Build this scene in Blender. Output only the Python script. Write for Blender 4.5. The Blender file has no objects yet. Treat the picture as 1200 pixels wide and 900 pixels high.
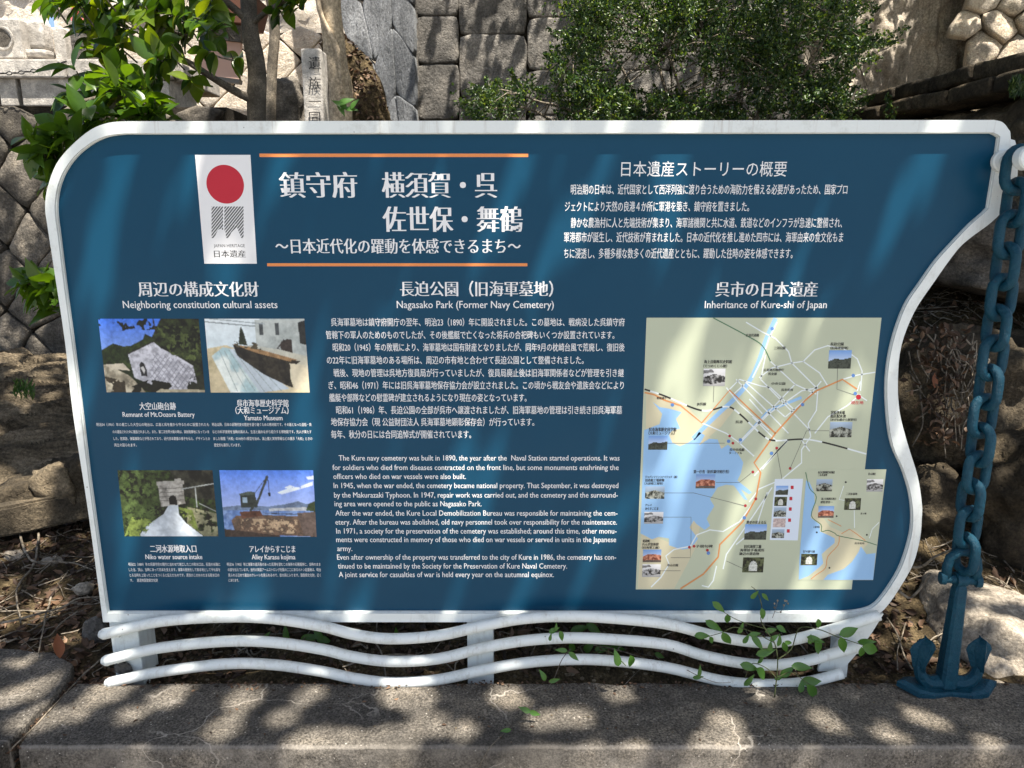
import bpy, bmesh, math, random
import numpy as np
from mathutils import Vector, Matrix, noise, geometry

# ------------------------------------------------------------------ camera, sky, sun, exposure
SC = bpy.context.scene
COL = SC.collection
H = 1.075                      # camera height above the ledge
TILT = math.radians(12.37)
cd = bpy.data.cameras.new('camera'); cam = bpy.data.objects.new('camera', cd); COL.objects.link(cam)
cam.location = (0, 0, H); cam.rotation_euler = (math.pi/2 - TILT, 0, 0)
cd.sensor_width = 36; cd.lens = 25.5; cd.clip_start = .02; cd.clip_end = 500
SC.camera = cam
SUN = Vector((.25, -.27, .93)).normalized()
world = bpy.data.worlds.new('World'); SC.world = world; world.use_nodes = True
wn = world.node_tree
sky = wn.nodes.new('ShaderNodeTexSky'); sky.sky_type = 'NISHITA'; sky.sun_disc = False
sky.sun_elevation = math.asin(SUN.z); sky.sun_rotation = math.atan2(SUN.x, SUN.y)
sky.dust_density = 2.5; sky.ozone_density = .35; sky.air_density = 1.0
wn.links.new(sky.outputs[0], wn.nodes['Background'].inputs[0])
wn.nodes['Background'].inputs[1].default_value = .08
sl = bpy.data.lights.new('sun', 'SUN'); so = bpy.data.objects.new('sun', sl); COL.objects.link(so)
sl.energy = 5.0; sl.angle = math.radians(.5); sl.color = (1, .93, .82)
so.rotation_euler = SUN.to_track_quat('Z', 'Y').to_euler()
SC.view_settings.view_transform = 'Standard'; SC.view_settings.look = 'None'
SC.view_settings.exposure = 1.48; SC.view_settings.gamma = 1

# ------------------------------------------------------------------ tools
RND = random.Random(7); NR = np.random.default_rng(7)
FW = Vector((0, math.cos(TILT), -math.sin(TILT))); UP = Vector((0, math.sin(TILT), math.cos(TILT)))
def ray(px, py): return FW + Vector((1, 0, 0))*((px-600)/850) + UP*((450-py)/850)
def S(px, py, Y):
    """survey point on the upright plane Y metres away"""
    d = ray(px, py); k = Y/d.y
    return Vector((d.x*k, Y, H + d.z*k))
def G(px, py, z=0.0):
    d = ray(px, py); k = (z-H)/d.z
    return Vector((d.x*k, d.y*k, z))

def tag(o, label=None, cat=None, group=None, kind=None):
    if label: o['label'] = label
    if cat: o['category'] = cat
    if group: o['group'] = group
    if kind: o['kind'] = kind
    return o
def empty(name, loc=(0, 0, 0), **k):
    o = bpy.data.objects.new(name, None); COL.objects.link(o); o.location = loc; o.empty_display_size = .1
    return tag(o, **k)
def link(name, me, mat, parent=None, smooth=False, **k):
    o = bpy.data.objects.new(name, me); COL.objects.link(o)
    if mat is not None and not me.materials: me.materials.append(mat)
    if smooth: me.polygons.foreach_set('use_smooth', [True]*len(me.polygons))
    if parent is not None:
        o.parent = parent
        w = Vector(parent.location); q = parent.parent
        while q is not None: w = w + Vector(q.location); q = q.parent
        o.location = -w               # meshes are written in world metres
    return tag(o, **k)
def pyd(V, F, name='m'):
    me = bpy.data.meshes.new(name); me.from_pydata([tuple(v) for v in V], [], F); me.update(); return me
def quads(P, name='m'):
    """P: (N,4,3) array of separate quads"""
    n = len(P); me = bpy.data.meshes.new(name)
    me.vertices.add(n*4); me.vertices.foreach_set('co', np.asarray(P, dtype=np.float32).ravel())
    me.loops.add(n*4); me.loops.foreach_set('vertex_index', np.arange(n*4, dtype=np.int32))
    me.polygons.add(n); me.polygons.foreach_set('loop_start', np.arange(0, n*4, 4, dtype=np.int32))
    me.update(calc_edges=True); me.validate(); return me
def rec(me):
    bm = bmesh.new(); bm.from_mesh(me); bmesh.ops.recalc_face_normals(bm, faces=bm.faces); bm.to_mesh(me); bm.free(); return me
def box(c, s, rz=0, bev=0, name='m'):
    bm = bmesh.new(); bmesh.ops.create_cube(bm, size=1)
    bmesh.ops.scale(bm, vec=s, verts=bm.verts)
    if bev: bmesh.ops.bevel(bm, geom=bm.edges[:], offset=bev, segments=2, affect='EDGES', profile=.6)
    bmesh.ops.rotate(bm, cent=(0, 0, 0), matrix=Matrix.Rotation(rz, 3, 'Z'), verts=bm.verts)
    bmesh.ops.translate(bm, vec=c, verts=bm.verts)
    me = bpy.data.meshes.new(name); bm.to_mesh(me); bm.free(); return me
def crom(P, n=6, closed=False):
    P = [Vector(p) for p in P]; out = []; N = len(P)
    for i in range(N if closed else N-1):
        if closed: a, b, c, d = P[i-1], P[i], P[(i+1) % N], P[(i+2) % N]
        else: a, b, c, d = P[max(i-1, 0)], P[i], P[i+1], P[min(i+2, N-1)]
        for k in range(n):
            t = k/n
            out.append(.5*((2*b) + (c-a)*t + (2*a-5*b+4*c-d)*t*t + (3*b-a-3*c+d)*t**3))
    if not closed: out.append(P[-1])
    return out
def tube(P, R, seg=10, closed=False, cap='flat', name='m', wob=0, mb=None):
    P = [Vector(p) for p in P]; n = len(P)
    if not hasattr(R, '__len__'): R = [R]*n
    R = list(R)
    if cap == 'round' and not closed:
        d0 = (P[0]-P[1]).normalized(); d1 = (P[-1]-P[-2]).normalized(); r0, r1 = R[0], R[-1]
        P = [P[0]+d0*r0*.97, P[0]+d0*r0*.75] + P + [P[-1]+d1*r1*.75, P[-1]+d1*r1*.97]
        R = [r0*.24, r0*.66] + R + [r1*.66, r1*.24]; n = len(P)
    V, F = ([], []) if mb is None else mb
    base = len(V); ref = None
    for i in range(n):
        if closed: t = P[(i+1) % n]-P[i-1]
        else: t = P[min(i+1, n-1)]-P[max(i-1, 0)]
        t.normalize()
        if ref is None:
            ref = Vector((0, 0, 1)) if abs(t.z) < .9 else Vector((1, 0, 0))
        u = ref - t*ref.dot(t)
        if u.length < 1e-5: u = Vector((0, 1, 0)) - t*t.y
        u.normalize(); ref = u; w = t.cross(u)
        for k in range(seg):
            a = 2*math.pi*k/seg
            rr = R[i]*(1 + (wob*noise.noise(P[i]*7+Vector((math.cos(a)*1.5, math.sin(a)*1.5, 3))) if wob else 0))
            V.append(P[i] + (u*math.cos(a) + w*math.sin(a))*rr)
    for i in range(n if closed else n-1):
        j = (i+1) % n
        for k in range(seg):
            l = (k+1) % seg
            F.append((base+i*seg+k, base+i*seg+l, base+j*seg+l, base+j*seg+k))
    if not closed:
        F.append(tuple(base+k for k in range(seg))[::-1]); F.append(tuple(base+(n-1)*seg+k for k in range(seg)))
    if mb is None: return pyd(V, F, name)
def rock(c, dims, seed, amp=.22, sub=4, rot=(0, 0, 0), strata=0, freq=1.6, box_=.0, name='rock'):
    bm = bmesh.new(); bmesh.ops.create_icosphere(bm, subdivisions=sub, radius=1)
    M = Matrix.Rotation(rot[2], 3, 'Z') @ Matrix.Rotation(rot[1], 3, 'Y') @ Matrix.Rotation(rot[0], 3, 'X')
    o = Vector((seed*3.1, seed*1.7, seed*5.3)); m = min(dims)
    for v in bm.verts:
        p = v.co.copy()
        if box_:
            q = max(abs(p.x), abs(p.y), abs(p.z)); p = p.lerp(p/q*.82, box_)
        k = 1 + amp*noise.fractal(p*freq+o, 1, 2, 5) - amp*.5*abs(noise.noise(p*freq*.7+o*2))
        cell = noise.cell(p*1.7+o)
        q = Vector((p.x*dims[0], p.y*dims[1], p.z*dims[2]))*k
        if strata:
            s = noise.noise(Vector((q.x*1.5, q.y*2, q.z*16))+o) + .5*noise.noise(Vector((q.x*4, q.y*4, q.z*36))+o)
            q += Vector((p.x, p.y, p.z*.3))*(s*strata)
        q += p*(noise.fractal(q*9+o, 1, 2, 4)*m*.07)
        v.co = M @ q + Vector(c)
    me = bpy.data.meshes.new(name); bm.to_mesh(me); bm.free(); return me
def poly_xz(loops, y):
    """flat polygons in an upright plane, facing the viewer side; loops of (x,z)"""
    V, F = [], []
    for lp in loops:
        if isinstance(lp[0][0], (int, float)): lp = [lp]
        pts = [[Vector((p[0], p[1], 0)) for p in l] for l in lp]
        flat = [p for l in pts for p in l]; b = len(V)
        V += [(p.x, y, p.y) for p in flat]
        for t in geometry.tessellate_polygon(pts):
            a, c, d = [flat[i] for i in t]
            if (c-a).cross(d-a).z < 0: t = (t[0], t[2], t[1])
            F.append(tuple(b+i for i in t))
    return pyd(V, F)
def plate(outer, holes, y0, y1, chamf=0):
    """slab between y0 (front) and y1 (back); outlines as (x,z) lists"""
    V, F = [], []
    loops = [outer]+list(holes)
    pts = [[Vector((p[0], p[1], 0)) for p in l] for l in loops]; flat = [p for l in pts for p in l]; n = len(flat)
    V = [(p.x, y0, p.y) for p in flat] + [(p.x, y1, p.y) for p in flat]
    for t in geometry.tessellate_polygon(pts):
        F.append(tuple(t)); F.append(tuple(n+i for i in t[::-1]))
    b = 0
    for l in pts:
        m = len(l)
        for i in range(m):
            j = (i+1) % m; F.append((b+i, b+j, n+b+j, n+b+i))
        b += m
    return rec(pyd(V, F))

# ------------------------------------------------------------------ materials
def rgb(h, s=1.0):
    h = h.lstrip('#'); c = [int(h[i:i+2], 16)/255 for i in (0, 2, 4)]
    return tuple((x/12.92 if x <= .04045 else ((x+.055)/1.055)**2.4)*s for x in c)+(1,)
class NT:
    def __init__(s, name, rough=.7, spec=.4):
        s.m = bpy.data.materials.new(name); s.m.use_nodes = True; s.t = s.m.node_tree; s.b = s.t.nodes['Principled BSDF']
        s.b.inputs['Roughness'].default_value = rough; s.b.inputs['Specular IOR Level'].default_value = spec
        s.co = s.t.nodes.new('ShaderNodeTexCoord').outputs['Object']
    def n(s, typ, **k):
        x = s.t.nodes.new(typ)
        for a, v in k.items():
            if a in x.inputs: s.put(x.inputs[a], v)
            elif hasattr(x, a): setattr(x, a, v)
        return x
    def put(s, sock, v):
        if isinstance(v, bpy.types.NodeSocket): s.t.links.new(v, sock)
        else: sock.default_value = v
    def map(s, scale=(1, 1, 1), rot=(0, 0, 0), vec=None):
        x = s.t.nodes.new('ShaderNodeMapping'); s.put(x.inputs[0], vec or s.co); x.inputs['Scale'].default_value = scale; x.inputs['Rotation'].default_value = rot
        return x.outputs[0]
    def noise(s, scale, detail=6, rough=.6, vec=None, dist=0):
        x = s.t.nodes.new('ShaderNodeTexNoise'); s.put(x.inputs['Vector'], vec or s.co); x.inputs['Scale'].default_value = scale
        x.inputs['Detail'].default_value = detail; x.inputs['Roughness'].default_value = rough; x.inputs['Distortion'].default_value = dist
        return x.outputs[0]
    def vor(s, scale, feature='F1', vec=None, out='Distance', rand=1):
        x = s.t.nodes.new('ShaderNodeTexVoronoi'); x.feature = feature; s.put(x.inputs['Vector'], vec or s.co); x.inputs['Scale'].default_value = scale
        x.inputs['Randomness'].default_value = rand
        return x.outputs[out]
    def ramp(s, fac, stops, interp='LINEAR'):
        x = s.t.nodes.new('ShaderNodeValToRGB'); s.put(x.inputs[0], fac); x.color_ramp.interpolation = interp
        e = x.color_ramp.elements
        while len(e) < len(stops): e.new(.5)
        for q, (p, c) in zip(e, stops):
            q.position = p; q.color = c if hasattr(c, '__len__') else (c, c, c, 1)
        return x.outputs[0]
    def mix(s, fac, a, b, blend='MIX'):
        x = s.t.nodes.new('ShaderNodeMix'); x.data_type = 'RGBA'; x.blend_type = blend
        s.put(x.inputs[0], fac); s.put(x.inputs[6], a); s.put(x.inputs[7], b); return x.outputs[2]
    def math(s, op, a, b=0.0):
        x = s.t.nodes.new('ShaderNodeMath'); x.operation = op; s.put(x.inputs[0], a); s.put(x.inputs[1], b); return x.outputs[0]
    def color(s, c): s.put(s.b.inputs['Base Color'], c); return s
    def bump(s, h, dist, strength=1):
        x = s.t.nodes.new('ShaderNodeBump'); s.put(x.inputs['Height'], h); x.inputs['Distance'].default_value = dist; x.inputs['Strength'].default_value = strength
        s.t.links.new(x.outputs[0], s.b.inputs['Normal']); return s

def stone_mat(name, c1, c2, c3, sc=9, grit=.004, rnd=.35, lich=None, vstretch=1):
    m = NT(name, .9, .2)
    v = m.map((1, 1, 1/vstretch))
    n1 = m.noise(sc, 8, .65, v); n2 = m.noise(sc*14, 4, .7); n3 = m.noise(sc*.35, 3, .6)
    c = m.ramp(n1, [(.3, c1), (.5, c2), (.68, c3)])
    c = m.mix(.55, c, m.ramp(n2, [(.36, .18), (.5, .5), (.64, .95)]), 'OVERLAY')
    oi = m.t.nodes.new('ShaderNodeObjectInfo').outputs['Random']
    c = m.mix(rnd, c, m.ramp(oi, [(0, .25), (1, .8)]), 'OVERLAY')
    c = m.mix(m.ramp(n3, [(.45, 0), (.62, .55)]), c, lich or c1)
    pit = m.ramp(m.vor(sc*9, vec=v), [(0, 0), (.25, 1)])
    m.color(m.mix(.35, c, pit, 'MULTIPLY'))
    h = m.math('ADD', m.noise(sc*3, 9, .72, v), m.math('MULTIPLY', pit, .18)); m.bump(h, grit*5, 1)
    return m.m
def g(v, w=0.0): return (v*(1+w), v, v*(1-w*1.3), 1)

M = {}
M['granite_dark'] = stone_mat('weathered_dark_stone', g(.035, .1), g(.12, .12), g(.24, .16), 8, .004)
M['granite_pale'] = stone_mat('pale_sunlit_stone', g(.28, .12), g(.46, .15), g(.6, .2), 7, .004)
M['granite_grey'] = stone_mat('grey_rough_block_stone', g(.06, .06), g(.15, .07), g(.27, .1), 6, .006)
M['granite_cut'] = stone_mat('cut_granite', g(.25, .06), g(.42, .06), g(.6, .08), 30, .001, .3)
M['cream'] = stone_mat('cream_rough_plaster', g(.4, .12), g(.6, .14), g(.72, .15), 9, .004, .15)
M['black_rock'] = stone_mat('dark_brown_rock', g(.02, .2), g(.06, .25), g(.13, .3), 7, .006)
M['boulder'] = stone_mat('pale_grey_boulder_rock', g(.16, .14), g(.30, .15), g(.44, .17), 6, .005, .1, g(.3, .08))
M['strata'] = stone_mat('layered_rock', g(.045, .22), g(.13, .26), g(.27, .26), 7, .004, .1)
M['wall_eroded'] = stone_mat('eroded_cement_wall', g(.14, .12), g(.34, .14), g(.52, .17), 5, .008, .1, None, 3)
M['back_dark'] = stone_mat('joint_dirt', g(.012, .2), g(.025, .2), g(.05, .2), 9)

m = NT('ridged_rock', .92, .15); v = m.map((1.6, 17, 12), (0, 0, -.38))
n = m.noise(1.0, 9, .72, v, .4); c = m.ramp(n, [(.30, g(.02, .2)), (.44, g(.09, .24)), (.56, g(.19, .25)), (.70, g(.33, .22))])
c = m.mix(.6, c, m.ramp(m.noise(90, 5, .75), [(.36, .12), (.5, .5), (.64, .9)]), 'OVERLAY'); m.color(c).bump(m.math('ADD', m.math('MULTIPLY', n, 2.0), m.noise(60, 7, .75)), .03); M['ridged'] = m.m

m = NT('soil', .95, .15)
n = m.noise(14, 9, .75); c = m.ramp(n, [(.32, g(.012, .3)), (.5, g(.05, .35)), (.64, g(.12, .35)), (.74, g(.22, .25))])
c = m.mix(.5, c, m.ramp(m.noise(160, 3, .7), [(.38, .1), (.6, .9)]), 'OVERLAY')
m.color(c).bump(m.math('ADD', m.noise(30, 9, .8), m.math('MULTIPLY', m.vor(60), .6)), .02); M['soil'] = m.m

m = NT('weathered_concrete', .88, .25)
n = m.noise(3.2, 8, .7); n2 = m.noise(22, 7, .75)
c = m.ramp(n, [(.3, g(.045, .06)), (.5, g(.098, .12)), (.68, g(.18, .17))])
c = m.mix(.75, c, m.ramp(m.noise(190, 4, .75), [(.38, .08), (.5, .5), (.62, .95)]), 'OVERLAY')
c = m.mix(.7, c, m.ramp(m.vor(150), [(.1, .25), (.5, .6)]), 'OVERLAY')
c = m.mix(.6, c, m.ramp(n2, [(.3, .12), (.5, .45), (.7, .85)]), 'OVERLAY')
wv = m.map((1, 1, 1)); dn = m.t.nodes.new('ShaderNodeTexNoise'); dn.inputs['Scale'].default_value = 5; dn.inputs['Detail'].default_value = 6; m.put(dn.inputs['Vector'], m.co)
wp = m.mix(.22, wv, dn.outputs['Color'], 'ADD')
cr = m.ramp(m.vor(3.6, 'DISTANCE_TO_EDGE', wp), [(0, 1), (.003, .8), (.006, 0)])
cr = m.math('MULTIPLY', cr, m.ramp(m.noise(2.6, 3, .6), [(.50, 0), (.58, .9)]))
cr2 = m.math('MULTIPLY', m.ramp(m.vor(16, 'DISTANCE_TO_EDGE', wp), [(0, .8), (.022, 0)]), m.ramp(m.noise(5.5, 2, .5), [(.58, 0), (.68, .6)]))
c = m.mix(m.math('MAXIMUM', cr, cr2), c, g(.36, .1))
sp = m.ramp(m.vor(95), [(0, 1), (.13, 1), (.2, 0)]); sp = m.math('MULTIPLY', sp, m.ramp(m.noise(60, 2, .5), [(.56, 0), (.62, 1)]))
c = m.mix(m.math('MULTIPLY', sp, .75), c, g(.5, .08))
sx_ = m.t.nodes.new('ShaderNodeSeparateXYZ'); m.put(sx_.inputs[0], m.co)
ed = m.math('ABSOLUTE', m.math('SUBTRACT', sx_.outputs[1], 1.334)); ed = m.ramp(m.math('ADD', m.math('MULTIPLY', ed, 60), m.math('MULTIPLY', m.noise(30, 4, .7), .6)), [(.3, .45), (.62, 0)])
c = m.mix(ed, c, g(.36, .1))
st_ = m.ramp(m.noise(1.4, 5, .65, m.map((1, 2.5, 1))), [(.5, 0), (.64, .6)]); c = m.mix(st_, c, g(.06, .1))
m.color(c).bump(m.math('ADD', m.noise(120, 6, .8), m.math('MULTIPLY', n2, .8)), .004); M['concrete'] = m.m

m = NT('road_asphalt', .9, .2); m.color(m.ramp(m.noise(40, 6, .7), [(.3, g(.16, .05)), (.7, g(.3, .06))])).bump(m.noise(150, 4), .004); M['road'] = m.m

m = NT('white_paint', .42, .4)
grime = m.ramp(m.noise(14, 8, .75), [(.52, (.72, .76, .74, 1)), (.64, (.60, .63, .60, 1)), (.78, g(.28, .12))])
drip = m.ramp(m.noise(1, 5, .7, m.map((70, 70, 5))), [(.56, 0), (.72, .45)]); grime = m.mix(drip, grime, g(.34, .12))
rust = m.ramp(m.noise(26, 6, .75), [(.705, 0), (.73, .85)]); grime = m.mix(rust, grime, (.16, .06, .02, 1))
spk = m.ramp(m.vor(38), [(0, 1), (.05, 1), (.075, 0)]); spk = m.math('MULTIPLY', spk, m.ramp(m.noise(9, 2), [(.55, 0), (.6, .8)]))
m.color(m.mix(spk, grime, g(.08, .2))).bump(m.noise(60, 4), .0006); M['white'] = m.m

m = NT('blue_sign_face', .34, .22)
m.color(m.mix(m.ramp(m.noise(5, 6, .7), [(.35, 0), (.8, .35)]), (.0020, .049, .100, 1), (.006, .064, .118, 1)))
m.put(m.b.inputs['Roughness'], m.ramp(m.noise(3, 5), [(.3, .3), (.7, .48)])); M['blue'] = m.m
m = NT('blue_paint_metal', .45, .3)
bc = m.mix(m.ramp(m.noise(24, 7, .75), [(.5, 0), (.7, .8)]), (.002, .048, .082, 1), (.007, .075, .115, 1)); bc = m.mix(m.ramp(m.noise(60, 6, .8), [(.63, 0), (.68, .8)]), bc, (.07, .035, .02, 1))
m.color(bc).bump(m.math('ADD', m.noise(90, 6, .7), m.noise(18, 3)), .006); M['blue_metal'] = m.m
def flat(name, c, rough=.45):
    if name in M: return M[name]
    q = NT(name, rough, .4); q.color(c); M[name] = q.m; return q.m
flat('white_print', g(.78, 0)); flat('orange_print', (.75, .25, .07, 1)); flat('black_print', g(.02)); flat('grey_print', g(.10))
flat('red_print', (.48, .012, .03, 1)); flat('paper_white', g(.74, 0)); flat('map_land', (.46, .50, .37, 1)); flat('map_sand', (.56, .52, .36, 1))
flat('map_sea', (.27, .47, .72, 1)); flat('map_road', (.68, .74, .74, 1)); flat('map_route', (.58, .25, .09, 1)); flat('map_green', (.08, .18, .10, 1))
flat('map_list', (.62, .70, .80, 1)); flat('map_red', (.35, .02, .03, 1)); flat('map_blue_mark', (.10, .22, .5, 1)); flat('dark_metal', g(.03)); flat('pink_board', (.5, .33, .27, 1), .8)
flat('brown_board', (.09, .035, .02, 1), .8); flat('pink_petal', (.8, .2, .22, 1), .6); flat('dark_hole', g(.008))
q = NT('print_ink', .45, .4); a_ = q.n('ShaderNodeVertexColor', layer_name='ink'); q.color(a_.outputs[0]); M['ink'] = q.m

def leaf_mat(name, c1, c2, c3, trans=.35, rough=.35, tc=None):
    q = NT(name, rough, .5)
    oi = q.t.nodes.new('ShaderNodeNewGeometry').outputs['Random Per Island']
    c = q.ramp(oi, [(0, c1), (.6, c2), (1, c3)])
    c = q.mix(.35, c, q.ramp(q.noise(40, 3), [(.3, .3), (.7, .7)]), 'OVERLAY')
    q.color(c)
    tr = q.t.nodes.new('ShaderNodeBsdfTranslucent'); q.put(tr.inputs[0], q.mix(1, c, tc or (2.2, 2.0, .7, 1), 'MULTIPLY'))
    mx = q.t.nodes.new('ShaderNodeMixShader'); mx.inputs[0].default_value = trans
    q.t.links.new(q.b.outputs[0], mx.inputs[1]); q.t.links.new(tr.outputs[0], mx.inputs[2])
    q.t.links.new(mx.outputs[0], q.t.nodes['Material Output'].inputs[0]); return q.m
M['camellia'] = leaf_mat('glossy_leaf', (.012, .035, .010, 1), (.05, .11, .013, 1), (.14, .20, .015, 1), .38, .30, (2.9, 2.4, .35, 1))
M['bushleaf'] = leaf_mat('small_bush_leaf', (.012, .035, .010, 1), (.035, .075, .018, 1), (.12, .17, .035, 1), .3, .4)
M['vine'] = leaf_mat('vine_leaf', (.035, .10, .02, 1), (.06, .15, .025, 1), (.13, .22, .05, 1), .3, .4)
M['canopy'] = leaf_mat('canopy_leaf', (.03, .07, .02, 1), (.05, .10, .025, 1), (.07, .12, .03, 1), .25, .5)
M['litter'] = leaf_mat('dry_leaf', (.03, .018, .010, 1), (.07, .038, .020, 1), (.20, .12, .07, 1), .1, .7, (1.4, 1.2, 1, 1))
M['orange_leaf'] = leaf_mat('orange_dry_leaf', (.20, .075, .035, 1), (.26, .10, .05, 1), (.34, .15, .08, 1), .2, .6, (1.4, 1.2, 1, 1))
def bark(name, c1, c2, c3, sc, st=5, d=.02):
    q = NT(name, .9, .2); v = q.map((1, 1, 1/st)); n = q.noise(sc, 8, .7, v, .6)
    fis = q.ramp(q.vor(sc*.8, 'DISTANCE_TO_EDGE', q.mix(.1, v, q.noise(6, 4), 'ADD')), [(0, 0), (.12, 1)])
    c = q.mix(.6, q.ramp(n, [(.3, c1), (.5, c2), (.7, c3)]), fis, 'MULTIPLY'); q.color(c).bump(q.math('ADD', n, q.math('MULTIPLY', fis, .7)), d); return q.m
M['bark_grey'] = bark('fissured_grey_bark', g(.06, .0), g(.16, .02), g(.28, .03), 16, 4, .03)
M['bark_tan'] = stone_mat('smooth_tan_bark', g(.26, .2), g(.38, .22), g(.5, .2), 5, .001, .1)
M['bark_brown'] = stone_mat('mottled_brown_bark', g(.06, .15), g(.12, .16), g(.26, .18), 14, .001, .1)
M['twig'] = bark('dry_twig', g(.08, .15), g(.18, .18), g(.32, .15), 30, 1, .002)
M['stem'] = bark('green_stem', (.06, .09, .03, 1), (.1, .12, .05, 1), (.16, .14, .08, 1), 30, 1, .001)

# ------------------------------------------------------------------ the information sign
D = 1.58                                    # distance of the sign face
def s2(px, py, Y=D): p = S(px, py, Y); return (p.x, p.z)
KP = .13                                    # print layers stay within a millimetre of the face
sign = empty('information_sign', S(600, 800, D), label='large wave-edged blue information board in a white metal frame above the concrete ledge', cat='sign')

OUT = [(150, 143), (130, 145), (110, 153), (87, 172), (70, 193), (60, 220), (57, 243), (60, 267), (67, 313), (80, 400), (89, 482), (107, 599), (123, 719), (124, 726)]
OUT2 = [(1005, 726), (1024, 718), (1036, 708), (1052, 685), (1067, 658), (1075, 628), (1077, 604), (1077, 588), (1072, 556), (1060, 517), (1051, 481), (1049, 443), (1053, 404), (1068, 365), (1091, 330), (1117, 294), (1134, 278), (1157, 261), (1177, 240), (1180, 225), (1180, 163), (1177, 152), (1170, 144), (1160, 141.5)]
INN = [(150, 157), (128, 160), (107, 170), (87, 188), (73, 213), (68, 243), (72, 280), (80, 345), (90, 420), (107, 560), (128.5, 716)]
INN2 = [(985, 716), (1004, 714), (1020, 709), (1033, 696), (1052, 666), (1063.6, 632), (1067, 606), (1064.5, 578), (1056, 549), (1043.5, 520), (1038, 485), (1037, 443), (1043.5, 401), (1058, 359), (1077, 330), (1094, 306), (1112, 286), (1134, 263), (1153, 246), (1156.5, 235), (1167, 168), (1166.5, 160), (1159, 156)]
def outline(A, B):
    a = crom([(x, y, 0) for x, y in A[:-1]], 4); b = crom([(x, y, 0) for x, y in B], 4)
    return [s2(p.x, p.y) for p in a] + [s2(*A[-1])] + [s2(p.x, p.y) for p in b]
outer = outline(OUT, OUT2); inner = outline(INN, INN2)
link('frame', plate(outer, [inner], D-.012, D+.032), M['white'], sign)
# inner lip standing a little back from the frame, then the blue face
def shrink(L, d):
    n = len(L); R = []
    for i in range(n):
        a = Vector(L[i-1]); b = Vector(L[i]); c = Vector(L[(i+1) % n]); t = (c-a).normalized()
        R.append((b.x+(-t.y)*d, b.y+t.x*d))
    return R
area = sum(inner[i-1][0]*inner[i][1]-inner[i][0]*inner[i-1][1] for i in range(len(inner)))
sg = 1 if area > 0 else -1
link('inner_lip', plate(shrink(inner, -.002*sg), [shrink(inner, .0012*sg)], D-.006, D+.02), M['white'], sign)
link('panel', plate(shrink(inner, .001*sg), [], D, D+.006), M['blue'], sign)
# posts and support plates under the board
def post(px0, px1, ptop, pbot, Y0, Y1):
    a = S(px0, ptop, Y0); b = S(px1, ptop, Y0); zb = -.04
    return box(((a.x+b.x)/2, (Y0+Y1)/2, (a.z+zb)/2), (abs(b.x-a.x), Y1-Y0, a.z-zb), bev=.003)
link('post', post(127, 160, 726, 800, D-.006, D+.07), M['white'], sign)
link('post', post(547, 578, 724, 800, D-.006, D+.05), M['white'], sign)
pl = [s2(*p) for p in [(1033, 717), (1020, 738), (1003, 762), (988, 779), (981, 783), (957, 784), (958, 778), (974, 757), (990, 735), (998, 724)]]
link('support_plate', plate(pl, [], D-.01, D-.003), M['white'], sign)
link('post', post(985, 1000, 726, 800, D+.01, D+.05), M['white'], sign)
link('foot_patch', rock(S(144, 782, D-.012), (.022, .006, .018), 5, .3, 3), M['granite_grey'], sign, smooth=True)
# three wave rails
W1 = [(121, 743), (135, 740), (189, 728), (264, 723), (321, 725), (378, 734), (413, 743), (455, 748.5), (513, 745), (567, 733), (613, 725), (663, 722), (713, 724), (780, 731), (837, 745), (885, 752.5), (922, 751), (971, 739), (1030, 721)]
W2 = [(124, 774), (140, 770), (189, 759), (264, 751.5), (321, 752.7), (378, 761), (413, 769.5), (458, 775), (513, 772), (567, 759), (613, 751), (663, 747.5), (713, 749), (780, 755), (824, 768), (873, 777.5), (910, 779), (947, 774), (983, 764), (1009, 757)]
W3 = [(128, 800), (145, 796), (189, 787), (264, 778), (321, 779), (378, 787), (413, 794.5), (458, 800), (513, 796.5), (567, 785), (613, 777), (663, 773), (713, 774), (780, 782), (837, 796), (873, 801), (910, 802), (947, 799), (987, 789)]
for W in (W1, W2, W3):
    P = crom([S(x, y, D-.034) for x, y in W], 4)
    o = link('wave_rail', tube(P, .0128, 14), M['white'], sign, smooth=True)
    st = S(W[0][0]+1, W[0][1], D-.034)
    link('rail_end', rec(tube([st+Vector((.004, 0, 0)), st+Vector((-.001, 0, 0))], .0127, 14, cap='round')), M['white'], sign, smooth=True)
for px, ys in ((138, (742, 771)), (563, (734, 760, 786)), (999, (731, 760))):
    for y in ys:
        link('rail_bracket', box(S(px, y, D-.016), (.018, .026, .012)), M['white'], sign)
# peg that carries the chain
pg = S(1173, 189, D-.012)
pe = empty('chain_peg', (0, 0, 0)); pe.parent = sign; pe.location = -Vector(sign.location) + pg
def cyl(c, d, L, r, seg=28, name='m'): return tube([Vector(c), Vector(c)+Vector(d)*L], r, seg, name=name)
def lathe(c, axis, prof, seg=28):
    """profile of (distance along axis, radius)"""
    return tube([Vector(c)+Vector(axis)*d for d, r in prof], [r for d, r in prof], seg)
link('flange', rec(lathe(pg, (0, -1, 0), [(0, .022), (.008, .022), (.011, .019)])), M['white'], pe, smooth=False)
link('rod', rec(lathe(pg, (0, -1, 0), [(.009, .011), (.075, .011)])), M['white'], pe, smooth=True)
link('end_cap', rec(lathe(pg, (0, -1, 0), [(.066, .019), (.069, .0235), (.088, .0235), (.0915, .021)])), M['white'], pe)
tab = [s2(*p) for p in [(1168, 160), (1186, 165), (1190, 180), (1189, 206), (1181, 224), (1168, 226)]]
link('peg_plate', plate(tab, [], D-.009, D+.01), M['white'], sign)

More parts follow.
